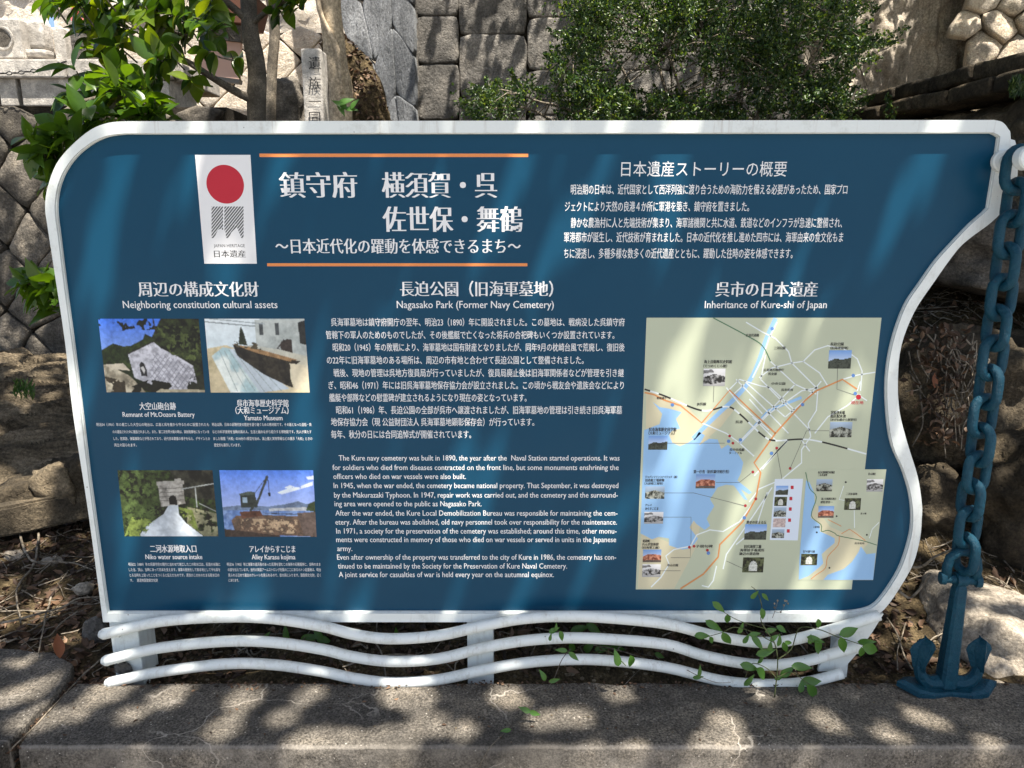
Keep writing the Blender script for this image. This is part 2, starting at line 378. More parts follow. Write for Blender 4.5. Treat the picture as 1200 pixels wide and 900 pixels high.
# ---- printing
def text_mesh(s, thin=0):
    cu = bpy.data.curves.new('t', 'FONT'); cu.body = s; cu.size = 1; cu.resolution_u = 2
    o = bpy.data.objects.new('t', cu); COL.objects.link(o); dg = bpy.context.evaluated_depsgraph_get()
    if thin:
        c2 = o.to_curve(dg).copy(); o.to_curve_clear()
        for sp in c2.splines:
            P = [p.co.copy() for p in sp.bezier_points]; n = len(P)
            for i, p in enumerate(sp.bezier_points):
                t = ((p.co-P[i-1]).normalized()+(P[(i+1) % n]-p.co).normalized())
                if t.length < 1e-6: continue
                t.normalize()
                for q in (p.handle_left, p.handle_right, p.co): q.y += thin*t.x; q.x += thin*.3*t.y
        c2.dimensions = '2D'; c2.fill_mode = 'BOTH'; c2.resolution_u = 2
        o2 = bpy.data.objects.new('c', c2); COL.objects.link(o2); dg = bpy.context.evaluated_depsgraph_get()
        me = bpy.data.meshes.new_from_object(o2.evaluated_get(dg)); bpy.data.objects.remove(o2)
    else: me = bpy.data.meshes.new_from_object(o.evaluated_get(dg))
    bpy.data.objects.remove(o)
    V = np.empty(len(me.vertices)*3, np.float32); me.vertices.foreach_get('co', V); V = V.reshape(-1, 3)[:, :2]
    F = [tuple(p.vertices) for p in me.polygons]; bpy.data.meshes.remove(me)
    return V, F
def area_of(V, F):
    t = 0
    for f in F:
        for k in range(1, len(f)-1):
            a, b, c = V[f[0]], V[f[k]], V[f[k+1]]; t += abs((b[0]-a[0])*(c[1]-a[1])-(b[1]-a[1])*(c[0]-a[0]))/2
    return t
def mincho(txt, thin):
    """full-width line set glyph by glyph; a glyph keeps its thinned strokes only when they come out clean"""
    VV, FF = [], []
    for i, ch in enumerate(txt):
        if ch.isspace(): continue
        V0, F0 = text_mesh(ch); A0 = area_of(V0, F0)
        if ch not in '・～（）':
            for t in (thin, thin*.6):
                V1, F1 = text_mesh(ch, t); r = area_of(V1, F1)/max(A0, 1e-9)
                if .5 < r < .985 and abs(V1[:, 0].max()-V0[:, 0].max()) < .03 and abs(V1[:, 1].min()-V0[:, 1].min()) < .05 and max(np.ptp(V1[list(f), 0])*np.ptp(V1[list(f), 1]) for f in F1) < .12: V0, F0 = V1, F1; break
        b = len(VV); VV += [(x+i, y) for x, y in V0]; FF += [tuple(b+q for q in f) for f in F0]
    return np.array(VV), FF
class Print:
    """collects lines of lettering into one mesh"""
    def __init__(s): s.V, s.F = [], []
    def line(s, txt, x0, x1, yc, h, bold=0, thin=0, off=.0012, rot=0):
        V, F = mincho(txt, thin) if thin and ord(txt[0]) > 0x2000 else text_mesh(txt, 0)
        if not len(V): return
        a = V[:, 0].min(); b = V[:, 0].max()
        p0 = s2(x0, yc); p1 = s2(x1, yc); hz = s2(x0, yc-h/2)[1]-s2(x0, yc+h/2)[1]
        cjk = any(ord(c) > 0x2fff for c in txt)
        em = hz/(.92 if cjk else .73); mid = .375 if cjk else .36
        sx = (p1[0]-p0[0])/(b-a)
        for k, dx in enumerate([0] if not bold else ([-bold, bold] if bold < .022 else [-bold, 0, bold])):
            base = len(s.V)
            for x, y in V:
                X = p0[0]+(x-a)*sx+dx*em; Z = p0[1]+(y-mid)*em
                s.V.append((X, D-off*KP-k*.00001, Z))
            s.F += [tuple(base+i for i in f) for f in F]
    def build(s, mat, parent, name='lettering', **k): return link(name, pyd(s.V, s.F), mat, parent, **k)
def rect(x0, y0, x1, y1, off, name, mat, parent, mesh_only=False):
    a = s2(x0, y0); b = s2(x1, y1)
    me = box(((a[0]+b[0])/2, D-off*KP/2, (a[1]+b[1])/2), (b[0]-a[0], off*KP, a[1]-b[1]))
    return me if mesh_only else link(name, me, mat, parent)

WP = M['white_print']
for t_, a_, b_, y_ in (('鎮守府', 328, 418, 217), ('横須賀・呉', 448, 582, 217), ('佐世保・舞鶴', 449, 612, 257)):
    p = Print(); p.line(t_, a_, b_, y_, 31, .024, .022); p.build(WP, sign, 'title_lettering')
p = Print(); p.line('～日本近代化の躍動を体感できるまち～', 323, 610, 288.5, 18, .016, .014); p.build(WP, sign, 'subtitle_lettering')
for (x0, y0, x1, y1) in ((304, 180, 619, 184), (313, 308.5, 618, 312)): rect(x0, y0, x1, y1, .0012, 'rule_line', M['orange_print'], sign)
p = Print(); p.line('日本遺産ストーリーの概要', 728, 922, 198, 18, 0)
for t, a, b, y in (('明治期の日本は、近代国家として西洋列強に渡り合うための海防力を備える必要があったため、国家プロ', 669, 993, 222),
                   ('ジェクトにより天然の良港４か所に軍港を築き、鎮守府を置きました。', 662, 878, 242),
                   ('静かな農漁村に人と先端技術が集まり、海軍諸機関と共に水道、鉄道などのインフラが急速に整備され、', 669, 987, 261),
                   ('軍港都市が誕生し、近代技術が育まれました。日本の近代化を推し進めた四市には、海軍由来の食文化もま', 661, 988, 278),
                   ('ちに浸透し、多種多様な数多くの近代遺産とともに、躍動した往時の姿を体感できます。', 661, 929, 297)):
    p.line(t, a, b, y, 12, .005)
p.build(WP, sign, 'story_lettering')
for t_, a_, b_, e_, c_, d_, y_ in (('周辺の構成文化財', 162, 303, 'Neighboring constitution cultural assets', 144, 325, 339), ('長迫公園（旧海軍墓地）', 469, 648, 'Nagasako Park (Former Navy Cemetery)', 465, 649, 338.5), ('呉市の日本遺産', 839, 958, 'Inheritance of Kure-shi of Japan', 826, 969, 339)):
    p = Print(); p.line(t_, a_, b_, y_, 18, .02, .018); p.line(e_, c_, d_, 356.6, 9, .006); p.build(WP, sign, 'heading_lettering')
p = Print()
for t, a, b, y in (('呉海軍墓地は鎮守府開庁の翌年、明治23（1890）年に開設されました。この墓地は、戦病没した呉鎮守府', 388, 732, 377.5),
                   ('管轄下の軍人のためのものでしたが、その後艦艇で亡くなった将兵の合祀碑もいくつか設置されています。', 382, 720, 392.5),
                   ('昭和20（1945）年の敗戦により、海軍墓地は国有財産となりましたが、同年9月の枕崎台風で荒廃し、復旧後', 390, 732, 407),
                   ('の22年に旧海軍墓地のある場所は、周辺の市有地と合わせて長迫公園として整備されました。', 383, 684, 422),
                   ('戦後、現地の管理は呉地方復員局が行っていましたが、復員局廃止後は旧海軍関係者などが管理を引き継', 391, 731, 437),
                   ('ぎ、昭和46（1971）年には旧呉海軍墓地保存協力会が設立されました。この頃から戦友会や遺族会などにより', 385, 731, 451.5),
                   ('艦艇や部隊などの慰霊碑が建立されるようになり現在の姿となっています。', 386, 617, 466),
                   ('昭和61（1986）年、長迫公園の全部が呉市へ譲渡されましたが、旧海軍墓地の管理は引き続き旧呉海軍墓', 394, 729, 480.5),
                   ('地保存協力会（現 公益財団法人 呉海軍墓地顕彰保存会）が行っています。', 388, 626, 494.5),
                   ('毎年、秋分の日には合同追悼式が開催されています。', 388, 552, 509)):
    p.line(t, a, b, y, 9.6, .007)
for t, a, b, y in (('The Kure navy cemetery was built in 1890, the year after the  Naval Station started operations. It was', 397, 726, 536.4),
                   ('for soldiers who died from diseases contracted on the front line, but some monuments enshrining the', 389.6, 725, 547.5),
                   ('officers who died on war vessels were also built.', 390.6, 546, 558),
                   ('In 1945, when the war ended, the cemetery became national property. That September, it was destroyed', 391, 724.6, 568.7),
                   ('by the Makurazaki Typhoon. In 1947, repair work was carried out, and the cemetery and the surround-', 391.5, 724, 579.8),
                   ('ing area were opened to the public as Nagasako Park.', 392, 564.4, 590),
                   ('After the war ended, the Kure Local Demobilization Bureau was responsible for maintaining the cem-', 393, 723.7, 601),
                   ('etery. After the bureau was abolished, old navy personnel took over responsibility for the maintenance.', 393, 723, 611.5),
                   ('In 1971, a society for the preservation of the cemetery was established; around this time, other monu-', 394, 722.5, 622),
                   ('ments were constructed in memory of those who died on war vessels or served in units in the Japanese', 394, 722, 632),
                   ('army.', 395.3, 412.7, 642.5),
                   ('Even after ownership of the property was transferred to the city of Kure in 1986, the cemetery has con-', 395, 722, 652.6),
                   ('tinued to be maintained by the Society for the Preservation of Kure Naval Cemetery.', 396, 664.5, 663),
                   ('A joint service for casualties of war is held every year on the autumnal equinox.', 397, 649, 673)):
    p.line(t, a, b, y, 6.6, .005)
p.build(WP, sign, 'history_lettering')
p = Print()
for t, a, b, y, h, bo in (('大空山砲台跡', 163.5, 206, 476, 9, .015), ('Remnant of Mt.Oozora Battery', 143.7, 228, 485.5, 6, .01), ('呉市海事歴史科学館', 277.8, 338, 472.5, 8.5, .015),
                      ('（大和ミュージアム）', 276, 338, 481, 8.5, .015), ('Yamato Museum', 286, 331, 489.5, 6, .012), ('二河水源地取入口', 176, 230, 643, 9, .015),
                      ('Niko water source intake', 170.5, 237, 652.3, 6, .01), ('アレイからすこじま', 292.5, 346, 643.4, 8.5, .015), ('Alley Karasu kojima', 295, 346, 652.5, 6, .01)):
    p.line(t, a, b, y, h, bo)
small = [(('明治34（1901）年の着工した大空山の砲台は、広島と呉を敵から守るために設置されたも', 113, 245, 497.5), ('のの建設された中に建設されました。また、第二次世界大戦の時は、高射砲陣地になっていま', 132, 245, 506),
          ('した。陸軍跡、弾薬庫跡などが残されており、近代日本要塞の様子を伝え、デザインとの', 133, 246, 514), ('両立の図られます。', 134, 160, 521.5)),
         (('明治以降、日本の近現代史の歴史を語り継ぐための教材館です。その基となった造船・鉄', 248.5, 365, 497.5), ('などの科学技術を当時の呉の人、生活と触れながら紹介する博物館です。先人が果たす', 249, 365, 506),
          ('ました戦艦「大和」の10分の1模型を始め、海上艦と実物零戦などの展示「大和」ときの', 250, 366, 514), ('歴史的も展示しています。', 251, 282, 521.5)),
         (('明治22（1889）年の呉鎮守府の開庁に合わせて竣工したこの取水口は、石造の水路に', 150.6, 258, 661.3), ('した当、頂山、当時にあって日本を支えます。海軍の技術をして知る地として今も呉を', 151, 258, 667.6),
          ('とる当時を上廻ったことをつくると伝えたものです。清流のこの水のたまる取水口の', 152, 257, 674), ('す。　建造物国登録文化財', 152.5, 185, 680)),
         (('明治36（1903）年に海軍の造兵廠のあった呉港を望むこの海岸の石積護岸に、当時のまま', 266, 375.5, 661.3), ('の姿を伝えています。当代の英国アームストロング社製のここにある15トン起重機は、明治', 267, 376, 667.6),
          ('見られる日本で最古のクレーンを見られるので、昔の呉に入ります。国登録文化財。近く', 267.5, 376, 674), ('にあります。', 268, 280, 680))]
for blk in small:
    for t, a, b, y in blk: p.line(t, a, b, y, 3.9, 0)
p.build(WP, sign, 'caption_lettering')

# ---- logo plaque
plq = link('heritage_plaque', rect(229, 182, 301, 309, .002, '', None, None, True), M['paper_white'], None)
pv = [s2(*q) for q in ((228.6, 181.5), (293.5, 181.5), (301, 309), (239.5, 309))]
bpy.data.objects.remove(plq)
plq = link('heritage_plaque', plate(pv, [], D-.003*KP, D), M['paper_white'], sign)
c = s2(264, 216); r = s2(286, 216)[0]-c[0]
link('red_disc', poly_xz([[(c[0]+r*math.cos(a), c[1]+r*math.sin(a)) for a in np.linspace(0, 2*math.pi, 48, False)]], D-.0035*KP), M['red_print'], plq)
# hatched emblem: slanting stripes clipped to a block with a peak cut out at its foot
def clip(poly, a, b, c_):
    out = []
    for i in range(len(poly)):
        p_, q_ = poly[i-1], poly[i]; dp = a*p_[0]+b*p_[1]-c_; dq = a*q_[0]+b*q_[1]-c_
        if (dp < 0) != (dq < 0):
            t = dp/(dp-dq); out.append((p_[0]+(q_[0]-p_[0])*t, p_[1]+(q_[1]-p_[1])*t))
        if dq < 0: out.append(q_)
    return out
loops = []
for blk in ([(248, 242), (261.5, 242), (261.5, 270), (257, 266), (251, 279), (248, 279)], [(263, 242), (285.5, 242), (285.5, 279), (283, 279), (276, 262), (268, 279), (265, 279), (264, 268), (263, 271)]):
    xs = [blk]
    for k in range(-30, 60):
        # stripe k: between two slanting lines
        c0 = k*3.4; q = clip(blk, -1, -.8, -(c0+420)); q = clip(q, 1, .8, c0+422.1) if len(q) > 2 else []
        if len(q) > 2: loops.append([s2(*v) for v in q])
link('hatched_emblem', poly_xz(loops, D-.0036*KP), M['grey_print'], plq, kind='stuff')
p = Print(); p.line('JAPAN HERITAGE', 250.5, 287, 287.8, 3.8, 0, 0, .0036); p.line('日本遺産', 251, 288, 297.5, 8.5, .012, .01, .0036); p.build(M['black_print'], plq)

# ---- printed photographs, painted on fine grids
def vn(h, w, cells, seed, octv=4):
    r = np.random.default_rng(seed); out = np.zeros((h, w)); amp = 1; tot = 0
    for o in range(octv):
        n = cells*2**o; ch = max(2, int(n*h/w)+2); cw = n+2; gr = r.random((ch, cw))
        y = np.linspace(0, ch-1.001, h); x = np.linspace(0, cw-1.001, w); yi = y.astype(int); xi = x.astype(int); fy = (y-yi)[:, None]; fx = (x-xi)[None]
        A = gr[yi][:, xi]; B = gr[yi][:, xi+1]; C = gr[yi+1][:, xi]; E_ = gr[yi+1][:, xi+1]
        out += amp*((A*(1-fx)+B*fx)*(1-fy)+(C*(1-fx)+E_*fx)*fy); tot += amp; amp *= .65
    return out/tot
class Pic:
    def __init__(s, w, h, seed=1):
        s.w, s.h = w, h; s.a = np.zeros((h, w, 3)); s.Y, s.X = np.mgrid[0:h, 0:w]; s.X = (s.X+.5)/w; s.Y = (s.Y+.5)/h; s.seed = seed
    def lin(s, c): return np.array(rgb(c)[:3])
    def mask(s, P):
        m = np.zeros((s.h, s.w), bool); n = len(P)
        for i in range(n):
            (x0, y0), (x1, y1) = P[i-1], P[i]
            if y0 == y1: continue
            m ^= ((s.Y < y0) != (s.Y < y1)) & (s.X < (x1-x0)*(s.Y-y0)/(y1-y0)+x0)
        return m
    def fill(s, m, c, tex=0, cells=14, c2=None):
        if not isinstance(m, np.ndarray): m = s.mask(m)
        s.seed += 1; n = vn(s.h, s.w, cells, s.seed)
        if c2 is not None:
            t = np.clip((n-.5)*5+.5, 0, 1)[..., None]; col = s.lin(c)*(1-t)+s.lin(c2)*t
        else: col = np.broadcast_to(s.lin(c), s.a.shape)
        col = col*(1+tex*(n[..., None]-.5)*4); s.a[m] = np.clip(col, 0, 1)[m]
    def grad(s, m, c0, c1):
        if not isinstance(m, np.ndarray): m = s.mask(m)
        t = s.Y[..., None]; s.a[m] = (s.lin(c0)*(1-t)+s.lin(c1)*t)[m]
    def stroke(s, P, w, c):
        m = np.zeros((s.h, s.w), bool); asp = s.h/s.w
        for (x0, y0), (x1, y1) in zip(P, P[1:]):
            dx, dy = x1-x0, (y1-y0)*asp; L = dx*dx+dy*dy+1e-9
            t = np.clip(((s.X-x0)*dx+(s.Y-y0)*asp*dy)/L, 0, 1); m |= np.hypot(s.X-x0-t*dx, (s.Y-y0)*asp-t*dy) < w
        s.a[m] = s.lin(c)
    def noisemask(s, base, cells, th):
        s.seed += 1; n = vn(s.h, s.w, cells, s.seed); return base & (n > th)
    def finish(s, grain=.35):
        a = s.a; p_ = np.pad(a, ((1, 1), (1, 1), (0, 0)), mode='edge'); h, w = s.h, s.w
        a = (p_[1:-1, 1:-1]*3+p_[:-2, 1:-1]+p_[2:, 1:-1]+p_[1:-1, :-2]+p_[1:-1, 2:])/7
        n = vn(h, w, 34, s.seed+90, 3)-.5; n2 = vn(h, w, 7, s.seed+91, 3)-.5; dark = 1-np.clip(a.mean(-1, keepdims=True)*1.6, 0, .9)
        s.a = np.clip(a*(1+n[..., None]*4*grain*(dark+.1)+n2[..., None]*1.2*grain), 0, 1); return s
    def mesh(s, corners, off):
        TL, TR, BR, BL = [np.array(s2(*c)) for c in corners]; w, h = s.w, s.h
        u = np.linspace(0, 1, w+1)[None, :, None]; v = np.linspace(0, 1, h+1)[:, None, None]
        P = (TL*(1-u)+TR*u)*(1-v)+(BL*(1-u)+BR*u)*v
        me = bpy.data.meshes.new('print'); V = np.stack([P[..., 0], np.full((h+1, w+1), D-off*KP), P[..., 1]], -1).reshape(-1, 3)
        idx = np.arange((h+1)*(w+1)).reshape(h+1, w+1)
        F = np.stack([idx[1:, :-1], idx[1:, 1:], idx[:-1, 1:], idx[:-1, :-1]], -1).reshape(-1, 4)
        me.vertices.add(len(V)); me.vertices.foreach_set('co', V.astype(np.float32).ravel()); me.loops.add(F.size); me.loops.foreach_set('vertex_index', F.astype(np.int32).ravel())
        me.polygons.add(len(F)); me.polygons.foreach_set('loop_start', np.arange(0, F.size, 4, dtype=np.int32)); me.update(calc_edges=True)
        at = me.color_attributes.new('ink', 'FLOAT_COLOR', 'CORNER'); col = np.ones((h*w, 4, 4), np.float32); col[..., :3] = np.clip(s.a, 0, .9).reshape(-1, 1, 3)
        at.data.foreach_set('color', col.ravel()); return me
ALL = [(0, 0), (1, 0), (1, 1), (0, 1)]
def fort():
    q = Pic(176, 124, 10); q.grad(ALL, '3a6fd8', 'a9c6ee'); full = q.mask(ALL)
    m = q.noisemask(q.Y < .22, 10, .53) & (q.Y < .05+.2*vn(124, 176, 5, 3)); q.fill(m, '12180c', .5)
    q.fill([(.0, .42), (.12, .33), (.22, .37), (.3, .36), (.42, .28), (.45, .2), (.52, .25), (.7, .2), (1, .3), (1, 1), (0, 1)], '1c2a12', .5, 18, '2c3818')
    q.fill([(0, .62), (.1, .66), (.26, .78), (.4, 1), (0, 1)], '8f8672', .2, 12, 'c9bfa6')
    q.fill([(0, .62), (.2, .6), (.26, .7), (.1, .68)], 'c9bea8', .1)
    q.fill([(.26, .48), (.53, .31), (.9, .62), (.94, .98), (.62, .98), (.3, .8)], 'a9a9b0', .12, 30, 'c9c9d0')
    for k in range(-8, 14):
        b = q.a.copy(); q.stroke([(.46+k*.05, .3), (.46+k*.05+.4, 1.0)], .0035, '8a8a92'); q.stroke([(.55+k*.05, .3), (.55+k*.05-.4, 1.0)], .0035, '85858e')
        keep = q.mask([(.52, .45), (.75, .55), (.9, .66), (.93, .97), (.62, .97), (.45, .8)]); b[keep] = q.a[keep]; q.a = b
    q.stroke([(.26, .47), (.53, .30), (.9, .62)], .008, '26261f')
    q.fill([(.36, .62), (.385, .58), (.41, .6), (.43, .68), (.43, .78), (.37, .77)], '2a2a2c'); q.fill([(.37, .66), (.4, .64), (.415, .7), (.40, .74)], 'c6c4c0')
    m = q.mask([(.5, .28), (.62, .0), (1, 0), (1, .95), (.93, .9), (.9, .62), (.75, .5), (.6, .4)]); q.fill(m, '10150c', .7, 20, '262e16')
    m = q.noisemask(q.mask([(.55, .1), (1, .1), (1, .6), (.7, .5)]), 26, .56); q.fill(m, '47522a', .4)
    q.fill(q.noisemask(q.mask([(.2, .95), (.45, .82), (.7, .88), (.6, 1), (.2, 1)]), 12, .4), '15160f')
    q.fill(q.noisemask(q.mask([(.86, .8), (1, .75), (1, 1), (.8, 1)]), 14, .45), '20241a'); q.fill(q.noisemask(q.mask([(.0, .78), (.2, .84), (.2, 1), (0, 1)]), 9, .5), '3a3226'); q.fill([(.55, .955), (1, .965), (1, 1), (.5, 1)], 'a89f86', .2)
    q.stroke([(.545, .0), (.56, .2)], .007, '2a2618'); return q
def museum():
    q = Pic(176, 124, 30); q.grad(ALL, 'a9b6b8', 'd8c9a4'); q.grad([(0, .0), (.55, 0), (.55, .34), (0, .42)], 'dfe8ea', 'b7ccd2')
    q.fill([(0, .4), (.2, .35), (.3, .42), (.75, 1), (0, 1)], 'cfc09c', .06, 6, 'b8ab88'); q.fill([(.04, .5), (.16, .38), (.24, .4), (.55, 1), (.2, 1)], 'a9c3c6', .05, 6, 'dfe6df')
    q.fill([(.22, .4), (.3, .4), (.8, .95), (.5, 1)], 'c0cbd2', .05); q.fill([(.5, .02), (1, .0), (1, .5), (.75, .42), (.5, .36)], 'a7aeaa', .06, 8, 'b9bfba')
    for x in (.56, .72): q.fill([(x-.02, .06), (x+.02, .05), (x+.02, .22), (x-.02, .22)], '4a4f50')
    q.fill([(.93, .05), (1, .02), (1, .35), (.94, .33)], '2a2c2c'); q.stroke([(.0, .04), (.5, .1)], .006, '8b9496'); q.stroke([(.05, .0), (.6, .07)], .005, '9aa')if 0 else q.stroke([(.05, .0), (.6, .07)], .005, '99a3a6')
    for k in range(6): q.stroke([(.12+k*.05, .42), (.27+k*.09, .98)], .003, '8d9a98')
    q.fill([(.26, .34), (.4, .38), (.88, .56), (.86, .66), (.82, .68), (.82, .82), (.84, .93), (.8, .92), (.55, .75), (.3, .5)], '3a352c', .3, 12, '1c1a18')
    q.fill([(.27, .34), (.45, .38), (.9, .55), (.84, .58), (.5, .46)], '9b7a55', .3); q.fill([(.84, .55), (.93, .57), (.88, .62), (.83, .63)], '2a261f')
    q.fill([(.32, .34), (.345, .14), (.36, .1), (.385, .2), (.41, .36)], '2b3326', .5, 20); q.fill(q.noisemask(q.mask([(.26, .3), (.5, .32), (.55, .42), (.3, .38)]), 22, .5), '4d4636')
    q.fill(q.noisemask(q.mask([(.7, .4), (.78, .26), (.86, .28), (.86, .46)]), 18, .42), '3c3430'); q.fill([(.82, .6), (.95, .62), (1, .7), (1, 1), (.85, .95)], 'd3c8ac', .05)
    return q
def intake():
    q = Pic(176, 124, 50); q.fill(ALL, '12170c', .6, 22, '2c3a18'); q.fill(q.noisemask(q.mask([(0, 0), (.42, 0), (.42, .6), (.2, .9), (0, 1)]), 26, .5), '42522a', .5)
    q.fill(q.mask([(.55, 0), (1, 0), (1, .45), (.7, .4)]), '0d100c', .5, 14, '2a2a22')
    q.fill([(.41, .2), (.67, .16), (.68, .5), (.42, .55)], '84817a', .2, 14, 'a9a69e'); q.fill([(.4, .17), (.69, .15), (.69, .21), (.4, .23)], '9d9a92'); q.fill([(.59, .13), (.66, .12), (.66, .18), (.59, .18)], '9d9a92')
    for y in (.28, .34, .4, .46): q.stroke([(.41, y), (.68, y-.02)], .003, '55534e')
    q.fill([(.51, .52), (.51, .42), (.535, .38), (.565, .37), (.59, .41), (.6, .52)], '0c0c0c')
    q.fill([(.5, .53), (.6, .52), (.6, .66), (.67, .8), (.84, 1), (.15, 1), (.26, .83), (.44, .66)], 'b5bec6', .05, 8, 'd6dee4')
    q.stroke([(.66, .28), (1, .2)], .006, '8f9492'); q.stroke([(.8, .25), (.8, .55)], .006, '8f9492'); q.stroke([(.83, .5), (1, .62)], .004, '8f9492')
    q.fill(q.noisemask(q.mask([(.7, .55), (1, .65), (1, 1), (.85, 1), (.68, .8)]), 16, .42), '7c7b60', .4); q.fill(q.noisemask(q.mask([(.6, .55), (.75, .6), (.8, .95), (.66, .75)]), 20, .42), '5d6a30', .5); q.fill(q.noisemask(q.mask([(.1, .7), (.35, .75), (.2, 1), (0, 1)]), 20, .45), '6b7a3a', .5); return q
def crane():
    q = Pic(176, 124, 70); q.grad(ALL, '4d7ede', 'd2defa')
    for P in ([(.6, .33), (.7, .28), (.85, .24), (1, .16), (1, .22), (.8, .3), (.65, .36)], [(.68, .26), (.74, .22), (.8, .25), (.74, .28)], [(.92, .1), (1, .08), (1, .14), (.94, .14)]): q.fill(q.noisemask(q.mask(P), 12, .42), 'dfe8f6', .1)
    q.fill([(0, .55), (.2, .52), (.5, .54), (.7, .5), (.82, .46), (.9, .5), (1, .5), (1, .64), (0, .64)], '6b7d98', .2); q.fill([(0, .6), (1, .6), (1, 1), (0, 1)], '5f7eb4', .15, 14, '86a0cc')
    q.fill([(.5, .57), (.9, .55), (.95, .6), (.5, .61)], 'b8bcc0', .3, 30); q.fill([(.93, .5), (1, .46), (1, .62), (.9, .6)], '3c4a2c', .4)
    q.fill([(.08, .75), (.14, .68), (.3, .66), (1, .7), (1, 1), (.12, .95)], '7d6350', .4, 24, '4f4238'); q.fill([(.8, .64), (1, .62), (1, 1), (.86, .96)], '6e5d54', .2); q.fill(q.noisemask(q.mask([(.12, .72), (.8, .74), (.8, .96), (.15, .9)]), 26, .55), 'b39a7c', .3)
    q.fill([(.0, .88), (.6, .98), (.6, 1), (0, 1)], '3c302a', .3); q.fill([(.18, .62), (.4, .6), (.43, .68), (.2, .72)], '5c3a2c', .4, 16)
    q.fill([(.2, .35), (.36, .33), (.38, .55), (.2, .56)], '2c332f', .2); q.fill([(.22, .4), (.27, .4), (.27, .48), (.22, .48)], '9ab0c0'); q.fill([(.19, .35), (.3, .31), (.37, .33), (.36, .36), (.2, .38)], '4a544e')
    q.stroke([(.3, .6), (.4, .42), (.5, .1)], .012, '39403c'); q.stroke([(.36, .55), (.51, .1)], .008, '39403c'); q.stroke([(.36, .34), (.51, .08)], .003, '39403c'); q.stroke([(.51, .09), (.515, .33)], .003, '20262a'); q.fill([(.5, .33), (.53, .33), (.53, .39), (.505, .39)], '20262a')
    q.stroke([(.45, .64), (.85, .66)], .004, '3a3a3a'); q.stroke([(.6, .6), (.6, .66)], .003, '333'*2); return q
for fn, cs, lb in ((fort, ((115, 373.5), (232.8, 373.5), (240.3, 459.7), (125, 459.7)), 'photo of a grey diamond-patterned wall under trees'), (museum, ((239.6, 373.5), (356.6, 373.5), (363, 460), (247, 460)), 'photo of a long ship model in a hall'),
               (intake, ((137.6, 551), (249, 551), (256, 628.4), (146, 628.4)), 'photo of a stone arch at the end of a pale path'), (crane, ((257, 551), (367, 551), (371, 629), (264, 629)), 'photo of a dark dockside crane on a quay')):
    link('photo_print', fn().finish().mesh(cs, .0012), M['ink'], sign, label=lb)

# ---- the map
mp = link('map_print', rect(758, 372.3, 998, 690.7, .0008, '', None, None, True), M['map_land'], None); bpy.data.objects.remove(mp)
mapv = [s2(*q) for q in ((757.7, 372.3), (1033, 372.3), (998, 690.7), (745, 690.7))]
mp = link('map_print', plate(mapv, [], D-.001*KP, D), M['map_land'], sign)
def layer(name, loops, off, mat, par=None): return link(name, poly_xz([[s2(*v) for v in l] for l in loops], D-off*KP), M[mat], par or mp)
def each(name, loops, off, mat, par=None):
    for l in loops: layer(name, [l], off, mat, par)
def ribbon(P, w, smooth=0):
    if smooth: P = [(v.x, v.y) for v in crom([(x, y, 0) for x, y in P], smooth)]
    L = []; R = []
    for i in range(len(P)):
        a = Vector(P[max(i-1, 0)]); b = Vector(P[min(i+1, len(P)-1)]); t = (b-a)
        if t.length < 1e-6: t = Vector((1, 0))
        t.normalize(); n_ = Vector((-t.y, t.x))*w/2; q = Vector(P[i]); L.append(q+n_); R.append(q-n_)
    return [[(L[i].x, L[i].y), (L[i+1].x, L[i+1].y), (R[i+1].x, R[i+1].y), (R[i].x, R[i].y)] for i in range(len(P)-1)]
b3 = lambda pts: [(740+x/2.609, 320+y/2.609) for x, y in pts]         # survey sheet at 2.6x
rv = [(909, 373), (898, 397), (889, 424), (878, 447), (862, 466), (847, 480), (829, 497), (812, 514)]
each('sand_strip', [[(757, 458), (800, 470), (822, 495), (846, 480), (862, 478), (845, 500), (831, 512), (858, 530), (850, 534), (800, 534), (786, 524), (757, 510)], [(752, 622), (785, 636), (800, 640), (812, 600), (822, 606), (816, 640), (806, 660), (790, 690), (747, 690)]], .0014, 'map_sand')
sea = [(754.8, 504), (773, 497), (776, 485), (765, 471), (773, 477), (785, 479), (799, 483), (792, 491), (797, 502), (787, 505), (784, 510), (788, 519), (797, 523), (806, 519), (815, 513), (819, 506), (826, 510), (819, 522), (831, 514), (841, 515), (845, 526), (853, 521), (865, 532), (871, 542), (868, 555), (864, 563), (874, 571), (881, 577), (878, 579), (868, 573), (876, 586), (872, 585), (860, 569), (851, 568), (841, 571), (836, 579), (832, 585), (837, 593), (832, 601), (828, 608), (832, 616), (826, 621), (816, 614), (813, 610), (808, 618), (818, 631), (814, 637), (806, 643), (799, 644), (784, 639), (784, 631), (772, 629), (764, 632), (750.5, 625)]
each('sea_area', [sea], .0018, 'map_sea')
layer('river', ribbon(rv, 5, 3)+ribbon(b3([(330, 520), (420, 420), (520, 380)]), 3.4), .0018, 'map_sea')
